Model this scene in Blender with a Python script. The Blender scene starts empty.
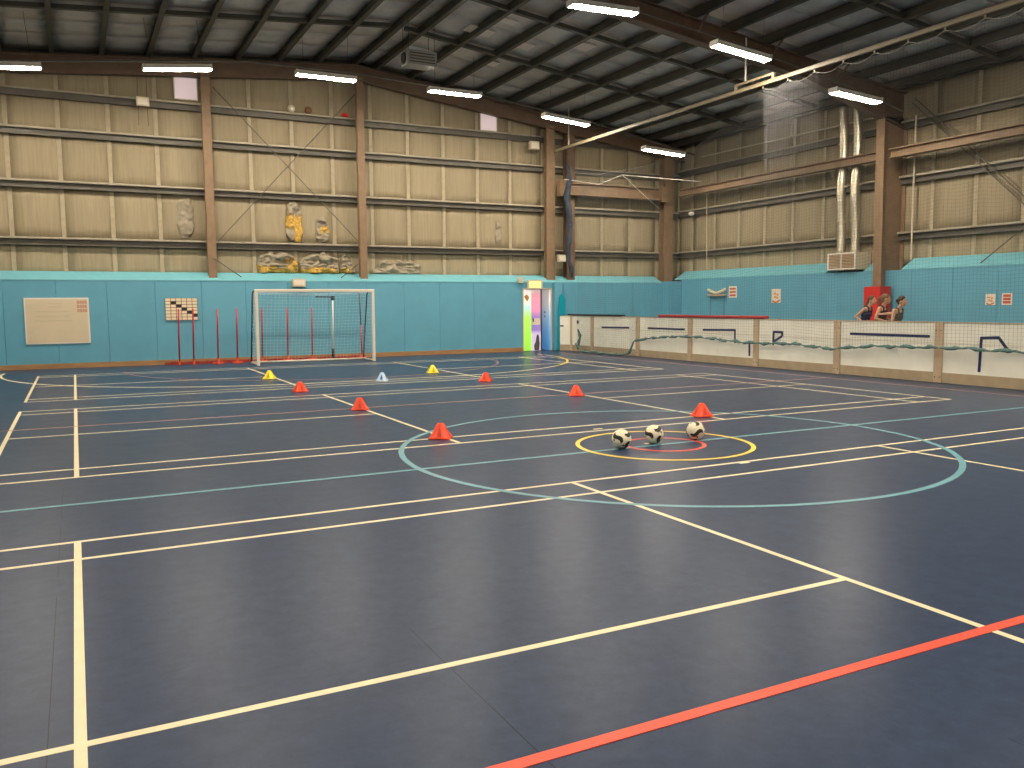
import bpy, bmesh, math, random
from mathutils import Vector, Matrix
random.seed(7)
scene = bpy.context.scene
COL = scene.collection

# ------------------------------------------------------------------ camera
cam_d = bpy.data.cameras.new('camera'); cam = bpy.data.objects.new('camera', cam_d); COL.objects.link(cam)
YAW, PITCH, ROLL = 0.474672, -0.0946257, -0.0079477
cy, sy, cp, sp = math.cos(YAW), math.sin(YAW), math.cos(PITCH), math.sin(PITCH)
fwd = Vector((sy*cp, cy*cp, sp)); rgt = Vector((cy, -sy, 0)); upv = rgt.cross(fwd)
c_, s_ = math.cos(ROLL), math.sin(ROLL)
r2 = c_*rgt + s_*upv; u2 = -s_*rgt + c_*upv
M = Matrix((r2, u2, -fwd)).transposed().to_4x4(); M.translation = Vector((-5.8804, -6.4265, 1.6045))
cam.matrix_world = M
cam_d.sensor_width = 36.0; cam_d.sensor_fit = 'HORIZONTAL'; cam_d.lens = 847.1/1024*36
cam_d.clip_start = 0.05; cam_d.clip_end = 200
scene.camera = cam

# ------------------------------------------------------------------ world, exposure
w = bpy.data.worlds.new('world'); scene.world = w; w.use_nodes = True
w.node_tree.nodes['Background'].inputs[0].default_value = (0.5, 0.55, 0.6, 1)
w.node_tree.nodes['Background'].inputs[1].default_value = 0.3
vs = scene.view_settings
vs.view_transform = 'Standard'; vs.look = 'None'; vs.gamma = 1.0; vs.use_curve_mapping = False
vs.exposure = 0.0
LAMP = 178.0                       # radiance of the strip-light diffusers
LAMP_COL = (1.0, 0.86, 0.67)

# ------------------------------------------------------------------ helpers
def tag(o, label=None, cat=None, group=None, kind=None):
    if label: o['label'] = label
    if cat: o['category'] = cat
    if group: o['group'] = group
    if kind: o['kind'] = kind
    return o
def empty(name, loc=(0, 0, 0), rz=0.0):
    o = bpy.data.objects.new(name, None); COL.objects.link(o)
    o.location = loc; o.rotation_euler = (0, 0, rz); o.empty_display_size = 0.1
    return o
class MB:
    def __init__(s): s.v = []; s.f = []; s.m = []
    def add(s, vs_, fs_, mi=0):
        b = len(s.v); s.v += [tuple(p) for p in vs_]; s.f += [tuple(i+b for i in f) for f in fs_]; s.m += [mi]*len(fs_)
        return s
    def box(s, x0, x1, y0, y1, z0, z1, mi=0):
        return s.add([(x0,y0,z0),(x1,y0,z0),(x1,y1,z0),(x0,y1,z0),(x0,y0,z1),(x1,y0,z1),(x1,y1,z1),(x0,y1,z1)],
                     [(0,3,2,1),(4,5,6,7),(0,1,5,4),(1,2,6,5),(2,3,7,6),(3,0,4,7)], mi)
    def bar(s, a, b, w_, h, upd=(0,0,1), mi=0):
        a = Vector(a); b = Vector(b); d = (b-a).normalized(); u = Vector(upd)
        sd = d.cross(u)
        if sd.length < 1e-4: sd = d.cross(Vector((0,1,0)))
        sd.normalize(); u = sd.cross(d).normalized()
        P = [p + sd*i*w_/2 + u*j*h/2 for p in (a, b) for i, j in ((-1,-1),(1,-1),(1,1),(-1,1))]
        return s.add(P, [(0,1,2,3),(4,7,6,5),(0,4,5,1),(1,5,6,2),(2,6,7,3),(3,7,4,0)], mi)
    def tube(s, pts, r, n=8, closed=False, mi=0, caps=True):
        pts = [Vector(p) for p in pts]; N = len(pts); rings = []; pu = None
        for i, p in enumerate(pts):
            if closed: t = pts[(i+1) % N] - pts[i-1]
            else: t = pts[min(i+1, N-1)] - pts[max(i-1, 0)]
            t.normalize()
            if pu is None:
                pu = Vector((0,0,1)) if abs(t.z) < .9 else Vector((1,0,0))
            u = (pu - t*pu.dot(t)); u.normalize(); pu = u; q = t.cross(u)
            rr = r[i] if isinstance(r, (list, tuple)) else r
            rings.append([p + (u*math.cos(2*math.pi*k/n) + q*math.sin(2*math.pi*k/n))*rr for k in range(n)])
        V = [q for ring in rings for q in ring]; F = []
        for i in range(N if closed else N-1):
            j = (i+1) % N
            for k in range(n):
                l = (k+1) % n; F.append((i*n+k, i*n+l, j*n+l, j*n+k))
        if caps and not closed:
            F.append(tuple(range(n-1, -1, -1))); F.append(tuple((N-1)*n+k for k in range(n)))
        return s.add(V, F, mi)
    def prism(s, poly, axis, a, b, mi=0):
        # poly in the two other axes (order x,y,z without axis), extruded a..b along axis
        def mk(p, t):
            if axis == 'x': return (t, p[0], p[1])
            if axis == 'y': return (p[0], t, p[1])
            return (p[0], p[1], t)
        n = len(poly)
        V = [mk(p, a) for p in poly] + [mk(p, b) for p in poly]
        F = [tuple(range(n-1, -1, -1)), tuple(range(n, 2*n))] + [(i, (i+1) % n, n+(i+1) % n, n+i) for i in range(n)]
        return s.add(V, F, mi)
    def lathe(s, prof, n=24, c=(0,0,0), mi=0):
        V = []; F = []
        for r, z in prof:
            for k in range(n): a = 2*math.pi*k/n; V.append((c[0]+r*math.cos(a), c[1]+r*math.sin(a), c[2]+z))
        for i in range(len(prof)-1):
            for k in range(n):
                l = (k+1) % n; F.append((i*n+k, i*n+l, (i+1)*n+l, (i+1)*n+k))
        return s.add(V, F, mi)
    def ball(s, c, rx, ry=None, rz=None, n=12, m=8, rot=None, mi=0):
        ry = ry or rx; rz = rz or rx; c = Vector(c); V = []; F = []
        def P(x, y, z):
            p = Vector((x*rx, y*ry, z*rz)); 
            if rot is not None: p = rot @ p
            return c + p
        V.append(P(0,0,-1))
        for i in range(1, m):
            t = -math.pi/2 + math.pi*i/m
            for k in range(n): a = 2*math.pi*k/n; V.append(P(math.cos(t)*math.cos(a), math.cos(t)*math.sin(a), math.sin(t)))
        V.append(P(0,0,1)); top = len(V)-1
        for k in range(n): F.append((0, 1+(k+1) % n, 1+k))
        for i in range(m-2):
            for k in range(n):
                l = (k+1) % n; F.append((1+i*n+k, 1+i*n+l, 1+(i+1)*n+l, 1+(i+1)*n+k))
        b = 1+(m-2)*n
        for k in range(n): F.append((b+k, b+(k+1) % n, top))
        return s.add(V, F, mi)
    def build(s, name, mat, parent=None, smooth=False, fixn=True):
        me = bpy.data.meshes.new(name); me.from_pydata(s.v, [], s.f)
        for m_ in (mat if isinstance(mat, (list, tuple)) else [mat]): me.materials.append(m_)
        if any(s.m): me.polygons.foreach_set('material_index', s.m)
        if fixn:
            bm = bmesh.new(); bm.from_mesh(me); bmesh.ops.recalc_face_normals(bm, faces=bm.faces); bm.to_mesh(me); bm.free()
        if smooth: me.polygons.foreach_set('use_smooth', [True]*len(me.polygons))
        me.update()
        o = bpy.data.objects.new(name, me); COL.objects.link(o)
        if parent: o.parent = parent
        return o
def bevel(o, w_=0.01, seg=2):
    m = o.modifiers.new('bevel', 'BEVEL'); m.width = w_; m.segments = seg; m.limit_method = 'ANGLE'; return o
def copy_tree(o, parent=None):
    c = o.copy(); COL.objects.link(c)
    if parent: c.parent = parent
    for ch in list(o.children): copy_tree(ch, c)
    return c

# ------------------------------------------------------------------ materials
MAT = {}
def mat(name, col, rough=0.6, metal=0.0, spec=0.5, noise=0.0, nscale=6.0, bump=0.0, bscale=30.0, emit=None, estr=0.0, rnd=0.0, stretch=None, col2=None):
    m = bpy.data.materials.new(name); m.use_nodes = True; nt = m.node_tree; b = nt.nodes['Principled BSDF']
    b.inputs['Base Color'].default_value = (*col, 1); b.inputs['Roughness'].default_value = rough
    b.inputs['Metallic'].default_value = metal; b.inputs['Specular IOR Level'].default_value = spec
    tc = nt.nodes.new('ShaderNodeTexCoord'); mp = nt.nodes.new('ShaderNodeMapping'); nt.links.new(tc.outputs['Object'], mp.inputs['Vector'])
    if stretch: mp.inputs['Scale'].default_value = stretch
    src = None
    if noise > 0 or col2:
        n = nt.nodes.new('ShaderNodeTexNoise'); n.inputs['Scale'].default_value = nscale; n.inputs['Detail'].default_value = 5
        nt.links.new(mp.outputs['Vector'], n.inputs['Vector'])
        r = nt.nodes.new('ShaderNodeValToRGB'); r.color_ramp.elements[0].position = .3; r.color_ramp.elements[1].position = .7
        lo = [max(0, c*(1-noise)) for c in col]; hi = col2 or [min(1, c*(1+noise)) for c in col]
        r.color_ramp.elements[0].color = (*lo, 1); r.color_ramp.elements[1].color = (*hi, 1)
        nt.links.new(n.outputs['Fac'], r.inputs['Fac']); src = r.outputs['Color']
        nt.links.new(src, b.inputs['Base Color'])
    if rnd > 0:
        oi = nt.nodes.new('ShaderNodeObjectInfo'); mr = nt.nodes.new('ShaderNodeMapRange')
        mr.inputs['To Min'].default_value = 1-rnd; mr.inputs['To Max'].default_value = 1+rnd
        nt.links.new(oi.outputs['Random'], mr.inputs['Value'])
        mx = nt.nodes.new('ShaderNodeMix'); mx.data_type = 'RGBA'; mx.blend_type = 'MULTIPLY'; mx.inputs[0].default_value = 1
        if src: nt.links.new(src, mx.inputs[6])
        else: mx.inputs[6].default_value = (*col, 1)
        nt.links.new(mr.outputs[0], mx.inputs[7]); nt.links.new(mx.outputs[2], b.inputs['Base Color'])
    if bump > 0:
        n2 = nt.nodes.new('ShaderNodeTexNoise'); n2.inputs['Scale'].default_value = bscale; n2.inputs['Detail'].default_value = 4
        nt.links.new(mp.outputs['Vector'], n2.inputs['Vector'])
        bp = nt.nodes.new('ShaderNodeBump'); bp.inputs['Strength'].default_value = bump; bp.inputs['Distance'].default_value = .02
        nt.links.new(n2.outputs['Fac'], bp.inputs['Height']); nt.links.new(bp.outputs['Normal'], b.inputs['Normal'])
    if emit:
        b.inputs['Emission Color'].default_value = (*emit, 1); b.inputs['Emission Strength'].default_value = estr
    MAT[name] = m; return m

mat('lining', (.33,.275,.18), .75, noise=.10, nscale=1.0, bump=.12, bscale=1.0, rnd=.04, stretch=(22,22,1.2))
mat('lining_tape', (.40,.34,.235), .6, noise=.08, nscale=8)
mat('rail_lip_lit', (.36,.32,.24), .6, noise=.1, nscale=5)  # lamplight on the rail's front lip put into a paler colour
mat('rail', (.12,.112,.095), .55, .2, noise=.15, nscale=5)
mat('column', (.23,.15,.088), .6, noise=.12, nscale=5)
mat('rafter', (.14,.085,.055), .6, noise=.15, nscale=4)
mat('purlin', (.075,.07,.055), .55, .2, noise=.12, nscale=4)
mat('roof_sheet', (.62,.56,.51), .6, noise=.12, nscale=3, bump=.15, bscale=6, rnd=.12)
mat('roof_bright_spot', (.80,.68,.60), .5)  # pale colour standing for light glimpsed at the roof sheets
mat('roof_plate', (.12,.115,.11), .7)
mat('pad_blue', (.115,.36,.50), .5, noise=.05, nscale=2, rnd=.03)
mat('ledge_blue', (.16,.45,.54), .55, noise=.06, nscale=4)
mat('skirting', (.36,.20,.085), .5, noise=.15, nscale=9, stretch=(.2,1,1))
mat('white_paint', (.75,.72,.66), .4)
mat('cream_metal', (.62,.54,.40), .45)
mat('line_cream', (.78,.68,.45), .4, noise=.05, nscale=8)
mat('line_blue', (.12,.32,.39), .4, noise=.08, nscale=8)
mat('line_red', (.80,.06,.02), .4, noise=.06, nscale=8)
mat('line_dull_red', (.36,.17,.15), .4, noise=.15, nscale=5)  # duller, greyer red than line_red
mat('line_yellow', (.85,.60,.04), .4)
mat('board_white', (.86,.85,.76), .4, noise=.04, nscale=3, rnd=.03)
mat('board_kick', (.42,.33,.22), .5, noise=.08, nscale=5)
mat('board_post', (.54,.41,.28), .5, noise=.08, nscale=5)
mat('bolt', (.08,.05,.04), .5)
mat('tape_navy', (.012,.022,.10), .5)
mat('net', (.10,.105,.11), .8)
mat('net_light', (.34,.34,.38), .8)
mat('net_rope', (.10,.19,.18), .8, noise=.3, nscale=30)
mat('net_bundle', (.035,.05,.075), .85, noise=.4, nscale=14)
mat('track', (.24,.195,.13), .45)
mat('rope_white', (.7,.66,.58), .7)
mat('goal_white', (.82,.77,.66), .35)
mat('goal_net', (.72,.72,.68), .8)
mat('red_pole', (.42,.02,.02), .35)
mat('red_dark', (.33,.03,.02), .5, noise=.3, nscale=6)
mat('red_foot', (.75,.10,.04), .4)
mat('red_pad', (.62,.02,.015), .45)
mat('red_rail', (.40,.014,.018), .45)
mat('black', (.012,.012,.013), .45)
mat('cone_orange', (.90,.055,.004), .42)
mat('cone_slot', (.62,.03,.003), .5)
mat('cone_yellow', (.85,.75,.02), .42)
mat('cone_yellow_slot', (.55,.45,.01), .5)
mat('cone_blue', (.45,.62,.85), .42)
mat('cone_blue_slot', (.05,.14,.30), .5)
mat('ball_cream', (.84,.76,.58), .35)
mat('ball_black', (.02,.022,.02), .4)
mat('silver_duct', (.62,.58,.48), .28, .85, bump=.6, bscale=9)
mat('grille', (.26,.17,.08), .6)
mat('fluff_grey', (.31,.27,.20), .85, noise=.2, nscale=7, bump=.4, bscale=12)
mat('fluff_yellow', (.52,.32,.07), .9, noise=.35, nscale=18, bump=.8, bscale=30)
mat('teal', (.0,.30,.42), .4)
mat('heater', (.25,.25,.24), .45, .3)
mat('brown_ball', (.22,.10,.04), .5)
mat('lamp_glow', (1,1,1), .5, emit=LAMP_COL, estr=LAMP)
mat('exit_glow', (.7,.7,.3), .5, emit=(1.0,.78,.25), estr=.6)
mat('skylight_glow', (.55,.47,.47), .5, emit=(1.0,.78,.80), estr=.42)
mat('skin', (.58,.33,.21), .5)
mat('hair_auburn', (.13,.045,.02), .55)
mat('hair_brown', (.20,.10,.045), .55)
mat('hair_dark', (.022,.014,.01), .5)
mat('cloth_navy', (.025,.02,.07), .8)
mat('cloth_maroon', (.07,.015,.02), .8)
mat('cloth_olive', (.09,.085,.06), .8)
mat('cloth_black', (.02,.02,.025), .8)
mat('eye', (.02,.02,.02), .3)
mat('lips', (.42,.12,.10), .5)
mat('corridor_wall', (.10,.11,.13), .7)

def whiteboard_mat():
    m = mat('board_sheet', (.66,.56,.40), .35, noise=.04, nscale=2); return m
whiteboard_mat()
mat('marker_grey', (.52,.45,.33), .6)
mat('print_red', (.55,.28,.20), .6)
mat('paper', (.78,.70,.58), .6)
mat('ink_red', (.55,.10,.06), .6)
mat('ink_orange', (.70,.35,.14), .6)
mat('ink_dark', (.10,.08,.09), .6)
mat('grid_cream', (.80,.68,.48), .5)
mat('grid_line', (.16,.06,.05), .6)

def vinyl(name, stops, glow):
    """flat print on a door, glow put in for daylight through it: vertical colour bands over object z"""
    m = bpy.data.materials.new(name); m.use_nodes = True; nt = m.node_tree; b = nt.nodes['Principled BSDF']
    tc = nt.nodes.new('ShaderNodeTexCoord'); sx = nt.nodes.new('ShaderNodeSeparateXYZ'); nt.links.new(tc.outputs['Object'], sx.inputs[0])
    mr = nt.nodes.new('ShaderNodeMapRange'); mr.inputs['From Max'].default_value = 2.07; nt.links.new(sx.outputs['Z'], mr.inputs['Value'])
    r = nt.nodes.new('ShaderNodeValToRGB'); cr = r.color_ramp
    cr.elements[0].position = stops[0][0]; cr.elements[0].color = (*stops[0][1], 1)
    cr.elements[1].position = stops[-1][0]; cr.elements[1].color = (*stops[-1][1], 1)
    for p, c in stops[1:-1]: e = cr.elements.new(p); e.color = (*c, 1)
    nt.links.new(mr.outputs[0], r.inputs['Fac']); nt.links.new(r.outputs['Color'], b.inputs['Base Color'])
    nt.links.new(r.outputs['Color'], b.inputs['Emission Color']); b.inputs['Emission Strength'].default_value = glow  # emission added as if daylight came through; no light stands behind the leaf
    b.inputs['Roughness'].default_value = .4; MAT[name] = m
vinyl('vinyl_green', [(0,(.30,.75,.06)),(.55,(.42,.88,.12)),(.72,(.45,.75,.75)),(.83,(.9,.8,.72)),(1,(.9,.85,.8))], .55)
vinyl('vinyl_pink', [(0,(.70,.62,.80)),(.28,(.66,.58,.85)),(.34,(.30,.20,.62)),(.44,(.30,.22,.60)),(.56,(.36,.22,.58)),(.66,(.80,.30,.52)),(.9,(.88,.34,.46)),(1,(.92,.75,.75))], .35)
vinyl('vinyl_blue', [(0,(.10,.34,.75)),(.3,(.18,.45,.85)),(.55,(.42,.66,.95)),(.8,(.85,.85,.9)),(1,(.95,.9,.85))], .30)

def floor_material():
    m = bpy.data.materials.new('floor_vinyl'); m.use_nodes = True; nt = m.node_tree; b = nt.nodes['Principled BSDF']; L = nt.links
    tc = nt.nodes.new('ShaderNodeTexCoord')
    n1 = nt.nodes.new('ShaderNodeTexNoise'); n1.inputs['Scale'].default_value = 9; n1.inputs['Detail'].default_value = 9; n1.inputs['Roughness'].default_value = .75; L.new(tc.outputs['Object'], n1.inputs['Vector'])
    r = nt.nodes.new('ShaderNodeValToRGB'); r.color_ramp.elements[0].position = .3; r.color_ramp.elements[1].position = .7
    r.color_ramp.elements[0].color = (.022,.037,.076,1); r.color_ramp.elements[1].color = (.040,.063,.120,1); L.new(n1.outputs['Fac'], r.inputs['Fac'])
    # sheet seams every 1.57 m along the hall
    sx = nt.nodes.new('ShaderNodeSeparateXYZ'); L.new(tc.outputs['Object'], sx.inputs[0])
    a = nt.nodes.new('ShaderNodeMath'); a.operation = 'ADD'; a.inputs[1].default_value = 6.05+157.0; L.new(sx.outputs['X'], a.inputs[0])
    d = nt.nodes.new('ShaderNodeMath'); d.operation = 'DIVIDE'; d.inputs[1].default_value = 1.57; L.new(a.outputs[0], d.inputs[0])
    fr = nt.nodes.new('ShaderNodeMath'); fr.operation = 'FRACT'; L.new(d.outputs[0], fr.inputs[0])
    lt = nt.nodes.new('ShaderNodeMath'); lt.operation = 'LESS_THAN'; lt.inputs[1].default_value = .0025; L.new(fr.outputs[0], lt.inputs[0])
    n3 = nt.nodes.new('ShaderNodeTexNoise'); n3.inputs['Scale'].default_value = .6; L.new(tc.outputs['Object'], n3.inputs['Vector'])
    g3 = nt.nodes.new('ShaderNodeMath'); g3.operation = 'GREATER_THAN'; g3.inputs[1].default_value = .5; L.new(n3.outputs['Fac'], g3.inputs[0])
    ms = nt.nodes.new('ShaderNodeMath'); ms.operation = 'MULTIPLY'; L.new(lt.outputs[0], ms.inputs[0]); L.new(g3.outputs[0], ms.inputs[1])
    mx = nt.nodes.new('ShaderNodeMix'); mx.data_type = 'RGBA'; L.new(ms.outputs[0], mx.inputs[0]); L.new(r.outputs['Color'], mx.inputs[6]); mx.inputs[7].default_value = (.008,.012,.02,1)
    # scuffs
    mp = nt.nodes.new('ShaderNodeMapping'); mp.inputs['Rotation'].default_value = (0,0,.6); mp.inputs['Scale'].default_value = (1.5,26,1); L.new(tc.outputs['Object'], mp.inputs['Vector'])
    n4 = nt.nodes.new('ShaderNodeTexNoise'); n4.inputs['Scale'].default_value = 1.1; n4.inputs['Detail'].default_value = 2; L.new(mp.outputs['Vector'], n4.inputs['Vector'])
    r4 = nt.nodes.new('ShaderNodeValToRGB'); r4.color_ramp.elements[0].position = .76; r4.color_ramp.elements[1].position = .82
    r4.color_ramp.elements[0].color = (0,0,0,1); r4.color_ramp.elements[1].color = (.35,.35,.35,1); L.new(n4.outputs['Fac'], r4.inputs['Fac'])
    mx2 = nt.nodes.new('ShaderNodeMix'); mx2.data_type = 'RGBA'; L.new(r4.outputs['Color'], mx2.inputs[0]); L.new(mx.outputs[2], mx2.inputs[6]); mx2.inputs[7].default_value = (.11,.12,.135,1)
    L.new(mx2.outputs[2], b.inputs['Base Color'])
    n2 = nt.nodes.new('ShaderNodeTexNoise'); n2.inputs['Scale'].default_value = 4; n2.inputs['Detail'].default_value = 2; L.new(tc.outputs['Object'], n2.inputs['Vector'])
    mr = nt.nodes.new('ShaderNodeMapRange'); mr.inputs['To Min'].default_value = .285; mr.inputs['To Max'].default_value = .34; L.new(n2.outputs['Fac'], mr.inputs['Value'])
    L.new(mr.outputs[0], b.inputs['Roughness']); b.inputs['Specular IOR Level'].default_value = .07
    MAT['floor'] = m
floor_material()

# ------------------------------------------------------------------ hall dimensions
XL, XR = -9.8, 14.5           # faces of the side linings
YF, YB = -16.4, 19.4          # front and back linings
RX, RZ, SL, SR = 2.0, 8.78, .085, .128
def RF(x): return RZ - (SL*(RX-x) if x < RX else SR*(x-RX))     # underside of the purlins
PADY, PADX = 18.8, 13.9       # faces of the blue wall padding

# ------------------------------------------------------------------ floor and its painted lines
floor = tag(MB().box(XL-.2, XR+.2, YF-.2, 21.2, -.2, 0).build('floor', MAT['floor']), kind='structure')
LN = [0]
def line(x0, y0, x1, y1, m='line_cream', wd=.044, h=.0016):
    LN[0] += 1; h = .0012 + .00004*LN[0]
    d = Vector((x1-x0, y1-y0, 0)); L = d.length; d.normalize(); n = Vector((-d.y, d.x, 0))*wd/2
    a = Vector((x0, y0, 0)); b = Vector((x1, y1, 0))
    V = [p+s*n+Vector((0,0,z)) for z in (-.0005, h) for p, s in ((a,-1),(b,-1),(b,1),(a,1))]
    MB().add(V, [(0,3,2,1),(4,5,6,7),(0,1,5,4),(1,2,6,5),(2,3,7,6),(3,0,4,7)]).build('court_line', MAT[m], floor)
def arc(cx, cy_, r, a0, a1, m, wd=.05, h=.002, n=96):
    LN[0] += 1; h = .0012 + .00004*LN[0]
    V = []; F = []
    for i in range(n+1):
        a = math.radians(a0 + (a1-a0)*i/n); c, s = math.cos(a), math.sin(a)
        for rr, z in ((r-wd/2, -.0005), (r-wd/2, h), (r+wd/2, h), (r+wd/2, -.0005)): V.append((cx+rr*c, cy_+rr*s, z))
    for i in range(n):
        for k in range(3): F.append((i*4+k, i*4+k+1, i*4+4+k+1, i*4+4+k))
    MB().add(V, F).build('court_line', MAT[m], floor)
def badminton(y0, flip=False):
    ys = (y0, y0+.46, y0+5.64, y0+6.10)
    for y in ys: line(-6.72, y, 6.72, y)
    for s in (-1, 1):
        line(s*6.70, y0-.02, s*6.70, y0+6.12); line(s*5.94, y0, s*5.94, y0+6.1); line(s*1.98, y0, s*1.98, y0+6.1)
        line(s*1.98, y0+3.05, s*6.70, y0+3.05)
CY = 1.25
badminton(-6.10); badminton(2.488); badminton(10.075)
line(-9.0, CY, 8.9, CY, 'line_blue', .055, .0022)
arc(.025, CY, 2.985, 0, 360, 'line_blue', .06, .0024)
arc(0, CY, .98, 0, 360, 'line_yellow', .05, .0026, 72)
arc(0, CY, .45, 0, 360, 'line_red', .045, .0028, 48)
line(-.17, CY+.13, -.03, CY+.13, 'line_cream', .05, .003)
for yy in (2.62, -.05): line(-.06, yy, .06, yy, 'line_cream', .05, .003)
line(-8.1, -3.92, 8.1, -3.92, 'line_red', .06, .0018); line(-8.1, 6.34, 8.1, 6.34, 'line_dull_red', .05, .0018)
line(8.1, -12, 8.1, 17.4, 'line_dull_red', .05, .0018); line(-8.1, -12, -8.1, 16.5, 'line_dull_red', .05, .0018)
arc(0, 16.45, 4.85, 180, 360, 'line_dull_red', .05, .002)
line(-2.0, 10.95, 2.0, 10.95, 'line_cream', .06, .002)
arc(-1.5, 16.95, 6.0, 174, 270, 'line_cream', .06, .002); arc(1.15, 16.95, 6.0, 268, 310, 'line_cream', .06, .002); arc(1.15, 16.95, 6.0, 310, 350, 'line_yellow', .06, .002, 48); arc(1.15, 16.95, 6.0, 350, 362, 'line_cream', .06, .002, 24)

# ------------------------------------------------------------------ wall linings
def panel(parent, corners, depth, nrm, name='lining_panel', m='lining', n=4, bulge=.012):
    """a padded sheet: four corners seen from the hall, bulging along nrm"""
    A, B, C, D = [Vector(c) for c in corners]; nrm = Vector(nrm); V = []; F = []
    for j in range(n+1):
        for i in range(n+1):
            u, v = i/n, j/n
            p = A*(1-u)*(1-v) + B*u*(1-v) + C*u*v + D*(1-u)*v
            k = 0 if i in (0, n) or j in (0, n) else bulge*(.6+.8*random.random())
            V.append(p + nrm*k)
    for j in range(n):
        for i in range(n): F.append((j*(n+1)+i, j*(n+1)+i+1, (j+1)*(n+1)+i+1, (j+1)*(n+1)+i))
    b = len(V); V += [p - nrm*depth for p in (A, B, C, D)]
    e = [0, n, (n+1)*(n+1)-1, n*(n+1)]
    F += [(b+3, b+2, b+1, b)]
    rim = ([i for i in range(n+1)], [i*(n+1)+n for i in range(n+1)], [n*(n+1)+i for i in range(n, -1, -1)], [i*(n+1) for i in range(n, -1, -1)])
    for q, rr in enumerate(rim): F.append(tuple(rr[::-1]) + (b+q, b+(q+1) % 4))
    o = MB().add(V, F).build(name, MAT[m], parent, smooth=False)
    for k in range(n*n): o.data.polygons[k].use_smooth = True
    return o

DX0, DX1, DZ = 7.53, 8.62, 2.08                # doorway in the back wall
RAILS_B = (3.36, 4.84, 6.19, 7.16); RAILS_R = (3.38, 4.88, 6.34)
wb_ = MB()
for a, b in ((XL-.2, DX0), (DX1, XR+.2)):
    wb_.prism([(a, -.2), (b, -.2), (b, RF(b)+.5), (RX, RF(RX)+.5), (a, RF(a)+.5)] if a < RX < b else [(a, -.2), (b, -.2), (b, RF(b)+.5), (a, RF(a)+.5)], 'y', YB+.05, YB+.25)
wb_.prism([(DX0, DZ), (DX1, DZ), (DX1, RF(DX1)+.5), (DX0, RF(DX0)+.5)], 'y', YB+.05, YB+.25)
wall_back = tag(wb_.build('wall_back', MAT['roof_plate']), kind='structure')
SEAMS_B = [-9.62, -8.42] + [-7.22 + 1.2*i for i in range(4)] + [-2.35] + [-1.1 + 1.21*i for i in range(8)] + [8.62, 9.8, 11.05, 12.25, 13.45, 14.5]
zs = [2.45] + list(RAILS_B)
for r in range(5):
    for i in range(len(SEAMS_B)-1):
        a, b = SEAMS_B[i]+.035, SEAMS_B[i+1]-.035
        z0 = zs[r]
        z1a, z1b = (zs[r+1], zs[r+1]) if r < 4 else (RF(a)+.15, RF(b)+.15)
        if z1a < z0+.1: continue
        panel(wall_back, ((a, YB, z0), (b, YB, z0), (b, YB, z1b), (a, YB, z1a)), .05, (0,-1,0))
for x in SEAMS_B:
    MB().box(x-.055, x+.055, YB-.012, YB+.04, 2.45, RF(x)+.12).build('seam_strip', MAT['lining_tape'], wall_back)
def girt(parent, axis, a, b, face, z, sgn):
    """Z-section sheeting rail running along a wall; sgn points into the hall"""
    f = face + sgn*.19
    prof = [(face, z+.09), (f, z+.09), (f, z+.055), (f-sgn*.03, z+.055), (f-sgn*.03, z-.10), (f-sgn*.075, z-.10), (f-sgn*.075, z-.12), (f-sgn*.012, z-.12), (f-sgn*.012, z+.04), (f-sgn*.05, z+.075), (face, z+.075)]
    prof = [(face, z+.09), (f, z+.09), (f, z+.03), (f-sgn*.015, z+.03), (f-sgn*.015, z+.075), (f-sgn*.09, z+.075), (f-sgn*.09, z-.10), (f-sgn*.03, z-.10), (f-sgn*.03, z-.12), (f-sgn*.105, z-.12), (f-sgn*.105, z+.075), (face, z+.075)]
    MB().prism(prof, axis, a, b).prism([(f+sgn*.004, z+.094), (f+sgn*.004, z+.045), (f-sgn*.002, z+.045), (f-sgn*.002, z+.094)], axis, a, b, 1).build('wall_rail', [MAT['rail'], MAT['rail_lip_lit']], parent)
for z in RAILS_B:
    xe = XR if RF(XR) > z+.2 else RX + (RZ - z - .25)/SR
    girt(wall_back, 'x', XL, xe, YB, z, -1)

# blue padding on the back wall, with the sloping ledge above
pad_seams = [-9.75, -8.69] + [-7.49 + 1.2*i for i in range(12)]
pads = [(pad_seams[i], pad_seams[i+1]) for i in range(len(pad_seams)-1)] + [(pad_seams[-1], DX0-.02)] + [(DX1+.02, 9.6), (9.6, 10.8), (10.8, 12.0), (12.0, 13.3)]
for a, b in pads:
    o = MB().box(a+.003, b-.003, PADY, YB, .0, 2.30).build('wall_pad', MAT['pad_blue'], wall_back); bevel(o, .004)
o = MB().box(DX0-.02, DX1+.02, PADY, YB, DZ+.04, 2.30).build('wall_pad', MAT['pad_blue'], wall_back)
o = MB().box(8.63, 8.93, PADY-.22, PADY-.002, 0, 2.32).build('wall_pad', MAT['pad_blue'], wall_back); bevel(o, .02)
o = MB().box(13.28, PADX, PADY-.35, PADY+.1, 0, 2.36).build('wall_pad', MAT['pad_blue'], wall_back); bevel(o, .02)
MB().prism([(PADY-.01, 2.302), (PADY-.01, 2.325), (YB-.1, 2.56), (YB, 2.56), (YB, 2.302)], 'x', XL, 13.3).build('pad_ledge', MAT['ledge_blue'], wall_back)
tag(MB().box(XL, DX0-.03, PADY-.025, PADY-.001, 0, .13).build('baseboard_back', MAT['skirting']), kind='structure')
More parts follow.
